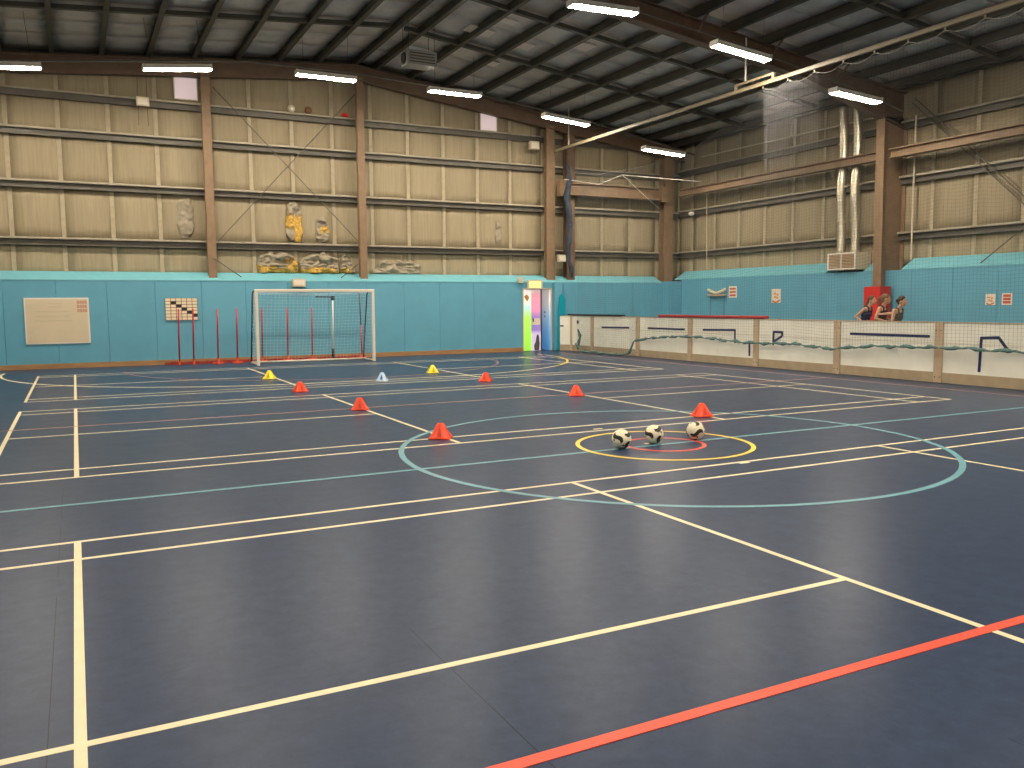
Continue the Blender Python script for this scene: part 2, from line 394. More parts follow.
# gable columns
def ibeam_col(parent, x0, x1, y0, y1, z0, z1, m='column'):
    t = .035; xm = (x0+x1)/2
    MB().box(x0, x1, y0, y0+t, z0, z1).box(x0, x1, y1-t, y1, z0, z1).box(xm-.02, xm+.02, y0+t, y1-t, z0, z1).build('column', MAT[m], parent)
for x0, x1 in ((-7.35-2.1, -7.05-2.1), (-2.45, -2.22), (1.98, 2.20), (8.53, 8.86)):
    ibeam_col(wall_back, x0, x1, 18.95, 19.13, 2.40, RF((x0+x1)/2)-.35)
ibeam_col(wall_back, 9.34, 9.66, 18.97, 19.2, 2.40, RF(9.5)-.35, 'rafter')
# wind bracing rods between two of the columns
for a, b in (((-2.14, 18.92, 7.67), (1.9, 18.92, 3.55)), ((1.93, 18.90, 7.9), (-2.17, 18.90, 3.42)), ((-2.3, 18.93, 2.95), (-1.58, 18.80, 2.42)), ((1.95, 18.93, 2.88), (1.32, 18.80, 2.42))):
    MB().tube([a, b], .014, 6).build('brace_rod', MAT['rail'], wall_back)
# beam between column and corner
MB().box(8.95, 13.42, 18.84, 18.88, 5.30, 5.68).box(8.95, 13.42, 18.72, 18.95, 5.66, 5.70).box(8.95, 13.42, 18.72, 18.95, 5.28, 5.32).build('tie_beam', MAT['column'], wall_back)
for x0, x1 in ((8.93, 9.2), (13.15, 13.45)):
    MB().box(x0, x1, 18.68, 18.93, 5.22, 5.76).build('beam_bracket', MAT['column'], wall_back)

# right wall
wr_ = MB().box(XR+.05, XR+.25, YF-.2, YB+.2, -.2, RF(XR)+.5)
wall_right = tag(wr_.build('wall_right', MAT['roof_plate']), kind='structure')
SEAMS_R = [YB-.02]; y = 18.6
while y > YF: SEAMS_R.append(y); y -= 1.23
zr = [2.6] + list(RAILS_R) + [RF(XR)+.15]
for r in range(4):
    for i in range(len(SEAMS_R)-1):
        b, a = SEAMS_R[i]-.035, SEAMS_R[i+1]+.035
        if a < -3.5: continue
        panel(wall_right, ((XR, b, zr[r]), (XR, a, zr[r]), (XR, a, zr[r+1]), (XR, b, zr[r+1])), .05, (-1,0,0))
panel(wall_right, ((XR, -2.2, 2.6), (XR, YF, 2.6), (XR, YF, RF(XR)+.15), (XR, -2.2, RF(XR)+.15)), .05, (-1,0,0), n=8)
for y in SEAMS_R:
    if y > -3.5: MB().box(XR-.012, XR+.04, y-.055, y+.055, 2.6, RF(XR)+.12).build('seam_strip', MAT['lining_tape'], wall_right)
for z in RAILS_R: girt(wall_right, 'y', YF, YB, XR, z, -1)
py = PADY-.35
while py > YF+1.3:
    o = MB().box(PADX, XR, py-1.2+.003, py-.003, 0, 2.42).build('wall_pad', MAT['pad_blue'], wall_right); bevel(o, .004); py -= 1.2
MB().box(PADX, XR, YF, py, 0, 2.42).build('wall_pad', MAT['pad_blue'], wall_right)
for a, b in ((11.72, PADY+.05), (YF, 9.15)):
    MB().prism([(PADX-.01, 2.422), (PADX-.01, 2.445), (XR-.12, 2.74), (XR, 2.74), (XR, 2.422)], 'y', a, b).build('pad_ledge', MAT['ledge_blue'], wall_right)
MB().add([(PADX-.01,9.95,2.422),(PADX-.01,10.4,2.422),(XR-.12,10.4,2.74),(XR-.12,10.1,2.74),(XR,9.95,2.422),(XR,10.4,2.422)], [(0,1,2,3),(0,3,4),(1,5,2),(3,2,5,4),(0,4,5,1)]).build('pad_ledge', MAT['ledge_blue'], wall_right)
for a, b in (((14.28, 9.3, 6.85), (14.28, 5.2, 2.95)), ((14.24, 9.2, 6.95), (14.24, 5.1, 3.05)), ((14.0, 7.0, 2.5), (14.2, 4.9, 4.2))):
    MB().tube([a, b], .016, 6).build('brace_rod', MAT['rail'], wall_right)
for a, b in ((18.45, 9.86), (9.52, 1.1), (.7, -7.7)):       # long tie beam between the portal columns
    MB().box(13.78, 13.82, b, a, 5.42, 5.62).box(13.68, 13.92, b, a, 5.61, 5.645).box(13.68, 13.92, b, a, 5.395, 5.43).build('tie_beam', MAT['column'], wall_right)
MB().tube([(14.2, 17.8, 6.74), (14.2, 10.3, 6.68)], .025, 8).build('conduit_pipe', MAT['cream_metal'], wall_right)
MB().tube([(14.1, 17.36, 5.7), (14.1, 17.3, 2.75)], .012, 6).build('conduit_pipe', MAT['cream_metal'], wall_right)
MB().tube([(14.25, 9.15, 6.5), (14.25, 9.15, 2.7)], .025, 8).build('conduit_pipe', MAT['cream_metal'], wall_right)
# unseen sides of the hall
tag(MB().box(XL-.25, XL-.05, YF-.2, YB+.2, -.2, RF(XL)+.5).build('wall_left', MAT['lining']), kind='structure')
wl = bpy.data.objects['wall_left']
MB().box(XL-.05, XL+.05, YF, YB, 0, 2.3).build('wall_pad', MAT['pad_blue'], wl)
wf = tag(MB().prism([(XL-.2,-.2),(XR+.2,-.2),(XR+.2,RF(XR)+.5),(RX,RZ+.5),(XL-.2,RF(XL)+.5)], 'y', YF-.25, YF-.05).build('wall_front', MAT['lining']), kind='structure')
MB().box(XL, XR, YF-.05, YF+.05, 0, 2.3).build('wall_pad', MAT['pad_blue'], wf)

# ------------------------------------------------------------------ roof
ce = MB()
for a, b in ((XL-.2, RX), (RX, XR+.2)):
    ce.add([(a,YF-.2,RF(a)+.26),(b,YF-.2,RF(b)+.26),(b,YB+.2,RF(b)+.26),(a,YB+.2,RF(a)+.26),(a,YF-.2,RF(a)+.4),(b,YF-.2,RF(b)+.4),(b,YB+.2,RF(b)+.4),(a,YB+.2,RF(a)+.4)],
           [(0,3,2,1),(4,5,6,7),(0,1,5,4),(1,2,6,5),(2,3,7,6),(3,0,4,7)])
ceiling = tag(ce.build('ceiling', MAT['roof_sheet']), kind='structure')
PX = [2.06-.04-1.155*i for i in range(11)][::-1] + [2.64 + 1.13*i for i in range(11)]
PX = [x for x in PX if XL < x < XR-.1]
for x in PX:
    z = RF(x); s = 1 if x > RX else -1
    MB().prism([(x-.06,z),(x+.06,z),(x+.06,z+.03),(x+.02,z+.03),(x+.02,z+.20),(x+.05,z+.20),(x+.05,z+.22),(x-.02,z+.22),(x-.02,z+.03),(x-.06,z+.03)], 'y', YF, YB-.02).build('purlin', MAT['purlin'], ceiling)
rows = [19.38, 17.9, 16.75, 15.3, 13.85, 12.3, 10.9, 9.68, 8.2, 6.7, 5.3]
ex = [XL] + PX + [XR]
for i in range(len(ex)-1):
    a, b = ex[i]+.055, ex[i+1]-.055
    if b-a < .25: continue
    for j in range(len(rows)-1):
        y1, y0 = rows[j]-.006, rows[j+1]+.006
        if a < RX < b: continue
        panel(ceiling, ((a,y0,RF(a)+.21),(a,y1,RF(a)+.21),(b,y1,RF(b)+.21),(b,y0,RF(b)+.21)), .02, (0,0,-1), 'roof_panel', 'roof_sheet', 3, .008)
for yb in (15.3, 12.3, 6.7, 3.7, -2, -5, -11):
    for a, b in ((PX[0], RX-.2), (RX+.2, PX[-1])):
        MB().bar((a, yb, RF(a)+.07), (b, yb, RF(b)+.07), .13, .10).build('bridging_bar', MAT['purlin'], ceiling)
for x, y, dx, dy in ((-3.05,14.4,.5,.35),(-3.0,13.7,.45,.25),(3.9,14.3,.7,.5),(4.1,13.2,.6,.3),(5.25,14.4,.5,.5),(5.2,16.3,.4,.4),(6.4,13.3,.6,.5),(8.6,13.6,.6,.4),(9.9,13.7,.5,.6)):  # bright spots of light painted on as thin pale pieces
    z = RF(x)+.16
    MB().add([(x-dx/2,y-dy/2,RF(x-dx/2)+.155),(x+dx/2,y-dy/2,RF(x+dx/2)+.155),(x+dx/2,y+dy/2,RF(x+dx/2)+.155),(x-dx/2,y+dy/2,RF(x-dx/2)+.155)]+[(x-dx/2,y-dy/2,RF(x-dx/2)+.19),(x+dx/2,y-dy/2,RF(x+dx/2)+.19),(x+dx/2,y+dy/2,RF(x+dx/2)+.19),(x-dx/2,y+dy/2,RF(x-dx/2)+.19)],
             [(0,3,2,1),(4,5,6,7),(0,1,5,4),(1,2,6,5),(2,3,7,6),(3,0,4,7)]).build('bright_spot', MAT['roof_bright_spot'], ceiling)

# ------------------------------------------------------------------ portal frames
def rafter(parent, y, a, b, da, db, fw):
    """tapered I-section from x=a to x=b, depth da..db"""
    za, zb = RF(a)-.005, RF(b)-.005; m = MB()
    def slab(t0a, t1a, t0b, t1b, w_):
        m.add([(a,y-w_,za-t1a),(b,y-w_,zb-t1b),(b,y+w_,zb-t1b),(a,y+w_,za-t1a),(a,y-w_,za-t0a),(b,y-w_,zb-t0b),(b,y+w_,zb-t0b),(a,y+w_,za-t0a)],
              [(0,3,2,1),(4,5,6,7),(0,1,5,4),(1,2,6,5),(2,3,7,6),(3,0,4,7)])
    slab(0,.03,0,.03,fw); slab(.03,da-.03,.03,db-.03,.02); slab(da-.03,da,db-.03,db,fw)
    m.build('rafter', MAT['rafter'], parent)
def frame(y, label, depth, haunch, fw, gable=False):
    f = tag(empty('portal_frame', (0,0,0)), label, 'steel frame')
    if not gable: tag(f, group='steel portal frames across the hall')
    xl, xr = XL+.1, XR-.1
    rafter(f, y, RX, 10.5, depth, depth, fw); rafter(f, y, 10.5, xr-.0, depth, haunch, fw)
    rafter(f, y, RX, -6.0, depth, depth, fw); rafter(f, y, -6.0, xl, depth, haunch, fw)
    for s, xw in ((1, XR), (-1, XL)):
        m = MB()
        if gable:
            a, b = (13.46, 13.84) if s > 0 else (xw+.1, xw+.5)
            m.box(a, b, 18.9, 18.935, 2.36, RF(a)-.3).box(a, b, 19.2, 19.235, 2.36, RF(a)-.3).box((a+b)/2-.02, (a+b)/2+.02, 18.935, 19.2, 2.36, RF(a)-.3)
        else:
            fi = 13.6 if s > 0 else xw+.9; ft = fi - s*.06; ow = xw - s*.03; zt = RF(ft)-haunch*.8
            z0 = 0.0
            for (p, q, pt, qt, w_) in ((fi, fi+s*.03, ft, ft+s*.03, fw), (fi+s*.03, ow, ft+s*.03, ow, .02), (ow-s*.03, ow, ow-s*.03, ow, fw)):
                m.add([(p,y-w_,z0),(q,y-w_,z0),(q,y+w_,z0),(p,y+w_,z0),(pt,y-w_,zt),(qt,y-w_,zt),(qt,y+w_,zt),(pt,y+w_,zt)],
                      [(0,3,2,1),(4,5,6,7),(0,1,5,4),(1,2,6,5),(2,3,7,6),(3,0,4,7)])
        m.build('column', MAT['column'], f)
    if not gable:
        for x in PX[1:-1:2]:
            for s in (-1, 1):
                MB().bar((x, y+s*.62, RF(x)+.03), (x, y+s*.05, RF(x)-depth+.06), .04, .04).build('knee_brace', MAT['rafter'], f)
    return f
frame(19.02, 'brown steel gable frame against the far wall above the goal', .47, .45, .10, True)
frame(9.68, 'brown steel portal frame whose column rises from the red padding', .50, .95, .13)
frame(.9, 'brown steel portal frame over the middle of the hall, above the picture', .50, .95, .13)
frame(-7.9, 'brown steel portal frame behind the viewpoint', .50, .95, .13)
cn = MB().tube([(-9.0,18.2,7.42),(-6.39,18.2,7.68),(-1.32,18.2,8.28),(1.75,18.2,8.31),(5.77,18.2,8.12),(9.87,18.2,7.63),(14.2,18.2,6.88)], .03, 8).build('lighting_conduit', MAT['rail'])
tag(cn, 'thin dark conduit pipe running under the far gable beam', 'pipe')
cn = MB().tube([(-9.0,9.35,7.45),(-1.3,9.35,8.1),(2,9.35,8.2),(4.4,9.35,8.05),(8.2,9.35,7.62),(12.2,9.35,7.0),(14.0,9.35,6.62)], .02, 8).build('lighting_conduit', MAT['rail'])
tag(cn, 'thin pale conduit pipe along the beam over the red padded column', 'pipe')

# ------------------------------------------------------------------ strip lights
def make_light():
    t = empty('strip_light')
    h = MB().prism([(-.135,-.012),(-.12,-.012),(-.12,.004),(.12,.004),(.12,-.012),(.135,-.012),(.10,.10),(-.10,.10)], 'x', -.78, .78).build('housing', MAT['white_paint'], t)
    d = MB().prism([(-.118,.002),(-.118,-.017),(-.09,-.034),(.09,-.034),(.118,-.017),(.118,.002)], 'x', -.765, .765).build('diffuser', MAT['lamp_glow'], t)
    for s in (-1, 1): MB().box(*( (-.80,-.771) if s<0 else (.771,.80) ), -.135,.135,-.02,.10).build('end_cap', MAT['white_paint'], t)
    return t
proto = make_light(); first = True
rows_l = [
 (16.2, [(-7.06,6.98,.09),(-3.34,7.36,.11),(.32,7.57,.0),(4.0,7.54,.0),(7.66,7.11,-.085),(11.32,6.44,-.06)],
   ['strip light at the far left end of the row below the gable beam','strip light left of the gable beam peak, over the whiteboard end of the wall','strip light over the goal, under the peak of the gable beam','strip light between the goal and the doorway, under the gable beam','strip light hung above the tall column beside the doorway','strip light in the far corner of the hall, lowest of the back row']),
 (8.6, [(-7.06,6.98,.09),(-3.34,7.36,.11),(.32,7.57,.0),(4.0,7.55,.03),(7.67,7.15,-.09),(11.34,6.55,-.06)],
   [None,None,None,'strip light at the top edge of the picture, leftmost of the nearer row','strip light just above the white net track bracket','strip light in front of the beam beside the two silver ducts']),
 (-.2, [(-7.06,6.98,.09),(-3.34,7.36,.11),(.32,7.57,.0),(4.0,7.55,.03),(7.67,7.15,-.09),(11.34,6.55,-.06)], [None]*6),
 (-9.0, [(-7.06,6.98,.09),(-3.34,7.36,.11),(.32,7.57,.0),(4.0,7.55,.03),(7.67,7.15,-.09),(11.34,6.55,-.06)], [None]*6)]
for y, ls, lab in rows_l:
    for (x, z, tl), lb in zip(ls, lab):
        o = proto if first else copy_tree(proto); first = False
        o.location = (x, y, z+.0); o.rotation_euler = (0, -math.atan(tl), 0)
        tag(o, lb or 'strip light of the rows outside the picture', 'light', 'warm white strip lights under the roof' if lb else 'strip lights outside the picture')
        for s in (-1, 1):
            xx = x+s*.6
            zt = RF(xx)+.2 - (z+s*.6*tl)
            MB().tube([(s*.6, 0, .083), (s*.6, 0, max(zt, .12))], .004, 4).build('hanger_wire', MAT['black'], o)

# ------------------------------------------------------------------ doorway, door leaves, corridor
cw = MB().box(DX0-.6, 11.2, 21.0, 21.15, 0, 2.6).box(DX0-.75, DX0-.6, YB+.25, 21.15, 0, 2.6).box(11.2, 11.35, YB+.25, 21.15, 0, 2.6).box(DX0-.75, 11.35, YB+.25, 21.15, 2.6, 2.7)
tag(cw.build('wall_corridor', MAT['corridor_wall']), kind='structure')
tr = MB().box(DX0-.02, DX0+.02, PADY-.01, YB+.25, 0, DZ+.03).box(DX1-.02, DX1+.02, PADY-.01, YB+.25, 0, DZ+.03).box(DX0-.02, DX1+.02, PADY-.01, YB+.25, DZ, DZ+.04)
tag(tr.build('trim_1', MAT['cream_metal']), kind='structure')
d1 = tag(empty('door_1', (DX0+.02, PADY+.03, 0)), kind='structure')
MB().box(0, .30, 0, .04, .01, DZ-.01).build('door_panel', MAT['vinyl_green'], d1)
MB().box(.30, .66, 0, .04, .01, DZ-.01).build('door_panel', MAT['vinyl_pink'], d1)
pr = MB()
for (cx_, cz, rr) in ((.12,1.86,.05),(.17,1.80,.06),(.10,1.78,.045),(.15,1.72,.045),(.07,1.83,.035)):
    pr.prism([(cx_+rr*(1+.3*math.sin(5*a))*math.cos(a), cz+rr*math.sin(a)) for a in [2*math.pi*k/14 for k in range(14)]], 'y', -.003, .001)
pr.build('printed_flower', MAT['ink_orange'], d1)
MB().box(.32, .64, -.006, 0, .88, 1.06).box(.36,.62,-.008,0,1.0,1.1).build('door_notice', MAT['paper'], d1)
MB().box(.345, .40, -.01, 0, .98, 1.10).build('push_plate', MAT['ink_dark'], d1)
MB().prism([(.42,.02),(.60,.02),(.62,.25),(.60,.48),(.55,.58),(.50,.50),(.46,.30),(.40,.18)], 'y', -.004, .001).build('printed_figure', MAT['ink_dark'], d1)
d2 = tag(empty('door_2', (DX1-.07, PADY+.02, 0)), kind='structure')
MB().box(0, .045, 0, .52, .01, DZ-.01).build('door_panel', MAT['vinyl_blue'], d2)
pf = MB()
for zz in (1.30, 1.16): pf.box(-.004, 0, .28, .34, zz-.03, zz+.03)
pf.build('printed_mark', MAT['ink_dark'], d2)
MB().tube([(-.05,.44,.95),(-.05,.44,1.15)], .012, 8).build('door_handle', MAT['silver_duct'], d2)

def put(mb, name, m, label, cat, group=None, parent=None, smooth=False):
    o = mb.build(name, MAT[m], parent, smooth)
    return tag(o, label, cat, group)
ex_ = tag(empty('exit_sign', (7.95, PADY-.02, 2.24)), 'lit yellowish exit sign box mounted above the doorway', 'sign')
MB().box(-.285, .285, -.06, .015, -.15, .15).build('sign_case', MAT['cream_metal'], ex_)
MB().box(-.22, .22, -.066, -.06, -.11, .10).build('sign_face', MAT['exit_glow'], ex_)
put(MB().prism([(7.33,2.29),(7.48,2.29),(7.48,2.42),(7.44,2.49),(7.36,2.49),(7.33,2.42)], 'y', PADY-.10, PADY-.001), 'wall_sensor', 'cream_metal', 'small cream sensor on the blue wall left of the exit sign', 'sensor')
te = MB().prism([(8.70,0.002),(8.96,0.002),(9.0,1.4),(8.98,1.72),(8.92,1.88),(8.86,1.92),(8.79,1.84),(8.76,1.6),(8.72,1.35)], 'y', PADY-.30, PADY-.235)
o = put(te, 'foam_paddle', 'teal', 'curved teal fin-shaped foam piece standing behind the corner boards', 'foam'); bevel(o, .015)

# ------------------------------------------------------------------ things on the back wall
b = tag(empty('whiteboard', (-6.28, PADY, 1.25)), 'cream whiteboard with faint handwriting and a small reddish print', 'whiteboard')
MB().box(-.75, .75, -.03, -.002, -.60, .60).build('frame', MAT['white_paint'], b)
MB().box(-.715, .715, -.034, -.03, -.565, .565).build('writing_surface', MAT['board_sheet'], b)
for (x0, x1, z) in ((-.22,.10,.45),(-.22,.14,.36),(-.52,.28,.24),(-.52,.30,.12),(-.54,.34,0.0)):
    V = []; F = []; n = int((x1-x0)/.012)                # a wavering pen stroke per written line
    for i in range(n+1):
        zz = z + .012*math.sin(i*1.9)+.008*random.uniform(-1,1)
        V += [(x0+(x1-x0)*i/n, -.036, zz-.006), (x0+(x1-x0)*i/n, -.036, zz+.006)]
        if i: F.append((2*i-2, 2*i, 2*i+1, 2*i-1))
    MB().add(V, F).build('handwriting', MAT['marker_grey'], b)

pr = MB()
for i in range(4):
    for j in range(3): pr.box(.47+.06*i, .47+.06*i+.05, -.037, -.034, .22+.11*j, .22+.11*j+.085)
pr.build('printed_picture', MAT['print_red'], b)
g = tag(empty('grid_board', (-3.23, PADY, 1.525)), 'cream target board with a dark grid and a black diagonal', 'board')
o = MB().box(-.42, .42, -.03, -.002, -.305, .305).build('back_panel', MAT['grid_line'], g)
nx, nz = 6, 7; cwid, chei = .84/nx, .61/nz
for i in range(nx):
    for j in range(nz):
        x0 = -.42+i*cwid; z0 = .305-(j+1)*chei
        blk = (i+1 == j and 1 <= i <= 5) or False
        if (i, j) in ((1,1),(2,2),(3,3),(4,4),(5,5)): blk = True
        else: blk = False
        MB().box(x0+.008, x0+cwid-.008, -.037, -.03, z0+.007, z0+chei-.007).build('grid_cell', MAT['black' if blk else 'grid_cream'], g)
for i, (x, z0, z1) in enumerate(((-2.81,7.36,7.94),(6.56,7.29,7.90))):
    o = tag(empty('window_%d' % (i+1), (x, YB-.06, z0)), kind='structure')
    MB().box(-.29, .29, -.01, .02, 0, z1-z0).build('window_pane', MAT['skylight_glow'], o)
    f = MB()
    h = z1-z0
    f.box(-.32,-.29,-.03,.03,-.03,h+.03).box(.29,.32,-.03,.03,-.03,h+.03).box(-.29,.29,-.03,.03,-.03,0).box(-.29,.29,-.03,.03,h,h+.03)
    f.build('window_frame', MAT['cream_metal'], o)
for (x, z, sx, sz, wires, lab) in ((-3.96,7.1,.32,.24,True,'small cream junction box with hanging wires high on the left rail'),(8.07,6.86,.34,.27,True,'small cream box high beside the column left of the net'),(9.12,3.14,.30,.24,False,'white switch box on the low rail beside the dark column'),(.02,2.26,.38,.23,False,'beige speaker box on the blue wall just above the goal')):
    yy = 18.98 if z > 2.5 else PADY-.08
    t = tag(empty('wall_box', (x, yy, z)), lab, 'box')
    o = MB().box(-sx/2, sx/2, -.08, .075, -sz/2, sz/2).build('case', MAT['cream_metal'], t); bevel(o, .01)
    MB().box(-sx/2+.04, sx/2-.04, -.088, -.08, -sz/2+.04, sz/2-.04).build('cover', MAT['paper'], t)
    if wires:
        for s in (-1, 1): MB().tube([(s*.11,0,.0),(s*.11,0,sz/2+.55)], .006, 5).tube([(s*.11,0,-sz/2),(s*.12,0,-sz/2-.5)], .006, 5).build('wire', MAT['black'], t)
hz = RAILS_B[3]+.09
t = put(MB().ball((.09, 19.25, hz+.11), .11, n=16, m=10), 'football', 'ball_cream', 'white football stuck on the high rail over the goal', 'ball', smooth=True)
put(MB().ball((.59, 19.25, hz+.11), .11, n=16, m=10), 'football', 'brown_ball', 'brown ball stuck on the high rail beside the white one', 'ball', smooth=True)
put(MB().ball((1.70, 19.25, hz+.07), .12, .09, .07, n=12, m=8), 'beanbag', 'red_pad', 'small red beanbag lying on the high rail near the column', 'beanbag', smooth=True)
# torn insulation bulging out of the lining
from mathutils import noise as mnoise
def fluff(label, x0, x1, z0, z1, d, yellow, seed, top=1.0):
    """a crumpled patch of lining swelling out of the wall, its wool showing where yellow(u, v) says so"""
    t = tag(empty('insulation_bulge', ((x0+x1)/2, YB-.01, z0)), label, 'insulation', 'torn insulation along the back wall')
    nu, nv = 40, 32; hgt = []; parts_ = {'g': ([], [], {}), 'y': ([], [], {})}
    def P(i, j):
        u, v = i/nu, j/nv; x = (x0-x1)/2+(x1-x0)*u; z = (z1-z0)*v
        q = Vector((x*3+seed, z*3, seed)); n1 = mnoise.noise(q); r = abs(mnoise.noise(Vector((x*5+seed*2, z*11, 1.0))))
        n3_ = mnoise.noise(Vector((x*4.3+seed, z*4.3, 7.7)))
        if top == 1.0: e = min(1.0, 2.4*(1 - abs(2*u-1)**3 - v**2.6 + .55*n3_))
        else: e = min(1.0, 2.2*(1 - abs(2*u-1)**2.2 - abs(2*v-1)**4 + .6*n3_))
        return Vector((x, -d*max(e, 0)*(.45+.9*r+.35*n1+.25*math.sin(v*9+n1*4)) , z)), e
    pts = [[P(i, j) for i in range(nu+1)] for j in range(nv+1)]
    for j in range(nv):
        for i in range(nu):
            c = [(j,i),(j,i+1),(j+1,i+1),(j+1,i)]
            if min(pts[a_][b_][1] for a_, b_ in c) <= .02: continue
            u, v = (i+.5)/nu, (j+.5)/nv; w_ = .22*mnoise.noise(Vector((u*7+seed, v*6, 3.3)))
            V, F, D = parts_['y' if yellow(u+w_, v+w_) else 'g']; ids = []
            for k in c:
                if k not in D: D[k] = len(V); V.append(pts[k[0]][k[1]][0])
                ids.append(D[k])
            F.append(tuple(ids))
    for key, nm_, mm in (('g','torn_lining','fluff_grey'),('y','exposed_wool','fluff_yellow')):
        V, F, D = parts_[key]
        if F:
            o = MB().add(V, F).build(nm_, MAT[mm], t, True)
            sd = o.modifiers.new('thickness', 'SOLIDIFY'); sd.thickness = .012; sd.offset = -1
LZ = 2.57
fluff('grey and yellow insulation heap on the ledge above the left half of the goal', -1.05, .20, LZ, 3.24, .20, lambda u, v: v < .26 or (u > .78 and v < .75), 1.0)
fluff('rounded grey insulation heap with yellow edge above the right half of the goal', .22, 1.42, LZ, 3.24, .22, lambda u, v: v < .20, 5.0)
fluff('small insulation clump on the ledge beside the second column', 1.44, 1.90, LZ, 3.16, .16, lambda u, v: v < .28 and u < .7, 9.0)
fluff('long yellow tear of insulation between rails over the goal', -.16, .34, 3.47, 4.70, .12, lambda u, v: .38 < v < .64 or (v < .42 and u > .45), 12.0, .99)
fluff('grey insulation tear with one yellow spot right of the long tear', .72, 1.16, 3.47, 4.28, .10, lambda u, v: .42 < v < .60 and u > .35, 15.0, .99)
fluff('low grey insulation heap on the ledge right of the second column', 2.48, 4.15, LZ, 3.02, .13, lambda u, v: False, 18.0)
fluff('crumpled lining bulge left of the first column', -3.20, -2.72, 3.50, 4.68, .08, lambda u, v: False, 21.0, .99)
fluff('two small lining bumps between rails near the doorway', 6.78, 7.03, 3.50, 4.40, .07, lambda u, v: False, 24.0, .99)

# heater hung from the roof
t = tag(empty('unit_heater', (2.27, 14.5, 7.82)), 'grey box fan heater hanging from the roof purlins', 'heater')
o = MB().box(-.40, .40, -.25, .25, -.18, .18).build('case', MAT['heater'], t); bevel(o, .02)
MB().lathe([(0.0,-.02),(.13,-.02),(.15,.0),(.13,.02)], 16).build('fan_guard', MAT['black'], t).matrix_local = Matrix.Translation((-.42,0,0)) @ Matrix.Rotation(math.pi/2, 4, 'Y')
for k in range(4): MB().box(-.34, .34, -.262, -.25, -.13+.07*k, -.10+.07*k).build('louvre', MAT['purlin'], t)
for a in (-.35, .35):
    for c in (-.2, .2): MB().tube([(a,c,.18),(a,c,RF(2.27+a)-7.82)], .006, 4).build('hanger_rod', MAT['black'], t)

# ------------------------------------------------------------------ goal
GY, GX0, GX1, GH = 16.85, -1.56, 1.66, 2.04
g = tag(empty('football_goal', ((GX0+GX1)/2, GY, 0)), 'white five-a-side football goal with net in front of the back wall', 'goal')
hw = (GX1-GX0)/2
for s in (-1, 1):
    o = MB().box(s*hw-.04, s*hw+.04, -.04, .04, 0, GH-.08).build('goal_post', MAT['goal_white'], g); bevel(o, .012)
o = MB().box(-hw-.04, hw+.04, -.04, .04, GH-.08, GH).build('crossbar', MAT['goal_white'], g); bevel(o, .012)
for s in (-1, 1):
    MB().tube([(s*hw,0,GH-.05),(s*hw,.42,GH-.06),(s*hw,.52,GH-.16),(s*hw,1.0,.06)], .02, 8).build('side_stay', MAT['black'], g, True)
    MB().tube([(s*hw,.04,.03),(s*hw,1.02,.03)], .025, 8).build('ground_bar', MAT['goal_white'], g, True)
MB().tube([(-hw,1.02,.03),(hw,1.02,.03)], .025, 8).build('ground_bar', MAT['goal_white'], g, True)
nm = MB(); R_ = .0014
def prof(t):
    P = [(0.0,GH-.06),(.42,GH-.08),(.52,GH-.18),(.80,1.0),(1.0,.05)]
    L = [0]
    for i in range(4): L.append(L[-1]+math.dist(P[i],P[i+1]))
    d = t*L[-1]
    for i in range(4):
        if d <= L[i+1]+1e-9:
            k = (d-L[i])/(L[i+1]-L[i]); return (P[i][0]+(P[i+1][0]-P[i][0])*k, P[i][1]+(P[i+1][1]-P[i][1])*k)
for i in range(33):
    x = -hw+2*hw*i/32
    nm.tube([(x, prof(k/14)[0]-.10*math.sin(math.pi*k/14)*math.sin(math.pi*i/32), prof(k/14)[1]-.03*math.sin(math.pi*k/14)) for k in range(15)], R_, 3, caps=False)
for k in range(1, 27):
    nm.tube([(-hw+2*hw*i/16, prof(k/27)[0]-.10*math.sin(math.pi*k/27)*math.sin(math.pi*i/16), prof(k/27)[1]-.03*math.sin(math.pi*k/27)-.05*math.sin(math.pi*i/16)*(1 if k<8 else .5)) for i in range(17)], R_, 3, caps=False)
for s in (-1, 1):
    for k in range(1, 20):
        z = GH*k/20; ym = .52+(1.0-.52)*(1-(z-.05)/(GH-.2)) if z < GH-.16 else .45
        nm.tube([(s*hw,0,z),(s*(hw-.06),ym*.5,z-.05),(s*hw,ym,z-.02)], R_, 3, caps=False)
    for k in range(1, 10):
        y = k*.105; zt = GH-.08 if y < .46 else GH-.18-(y-.52)/.48*(GH-.2)
        nm.tube([(s*hw,y,zt),(s*(hw-.05),y,zt*.5),(s*hw,y,.03)], R_, 3, caps=False)
tag(nm.build('goal_net', MAT['goal_net'], g, fixn=False), kind='stuff')

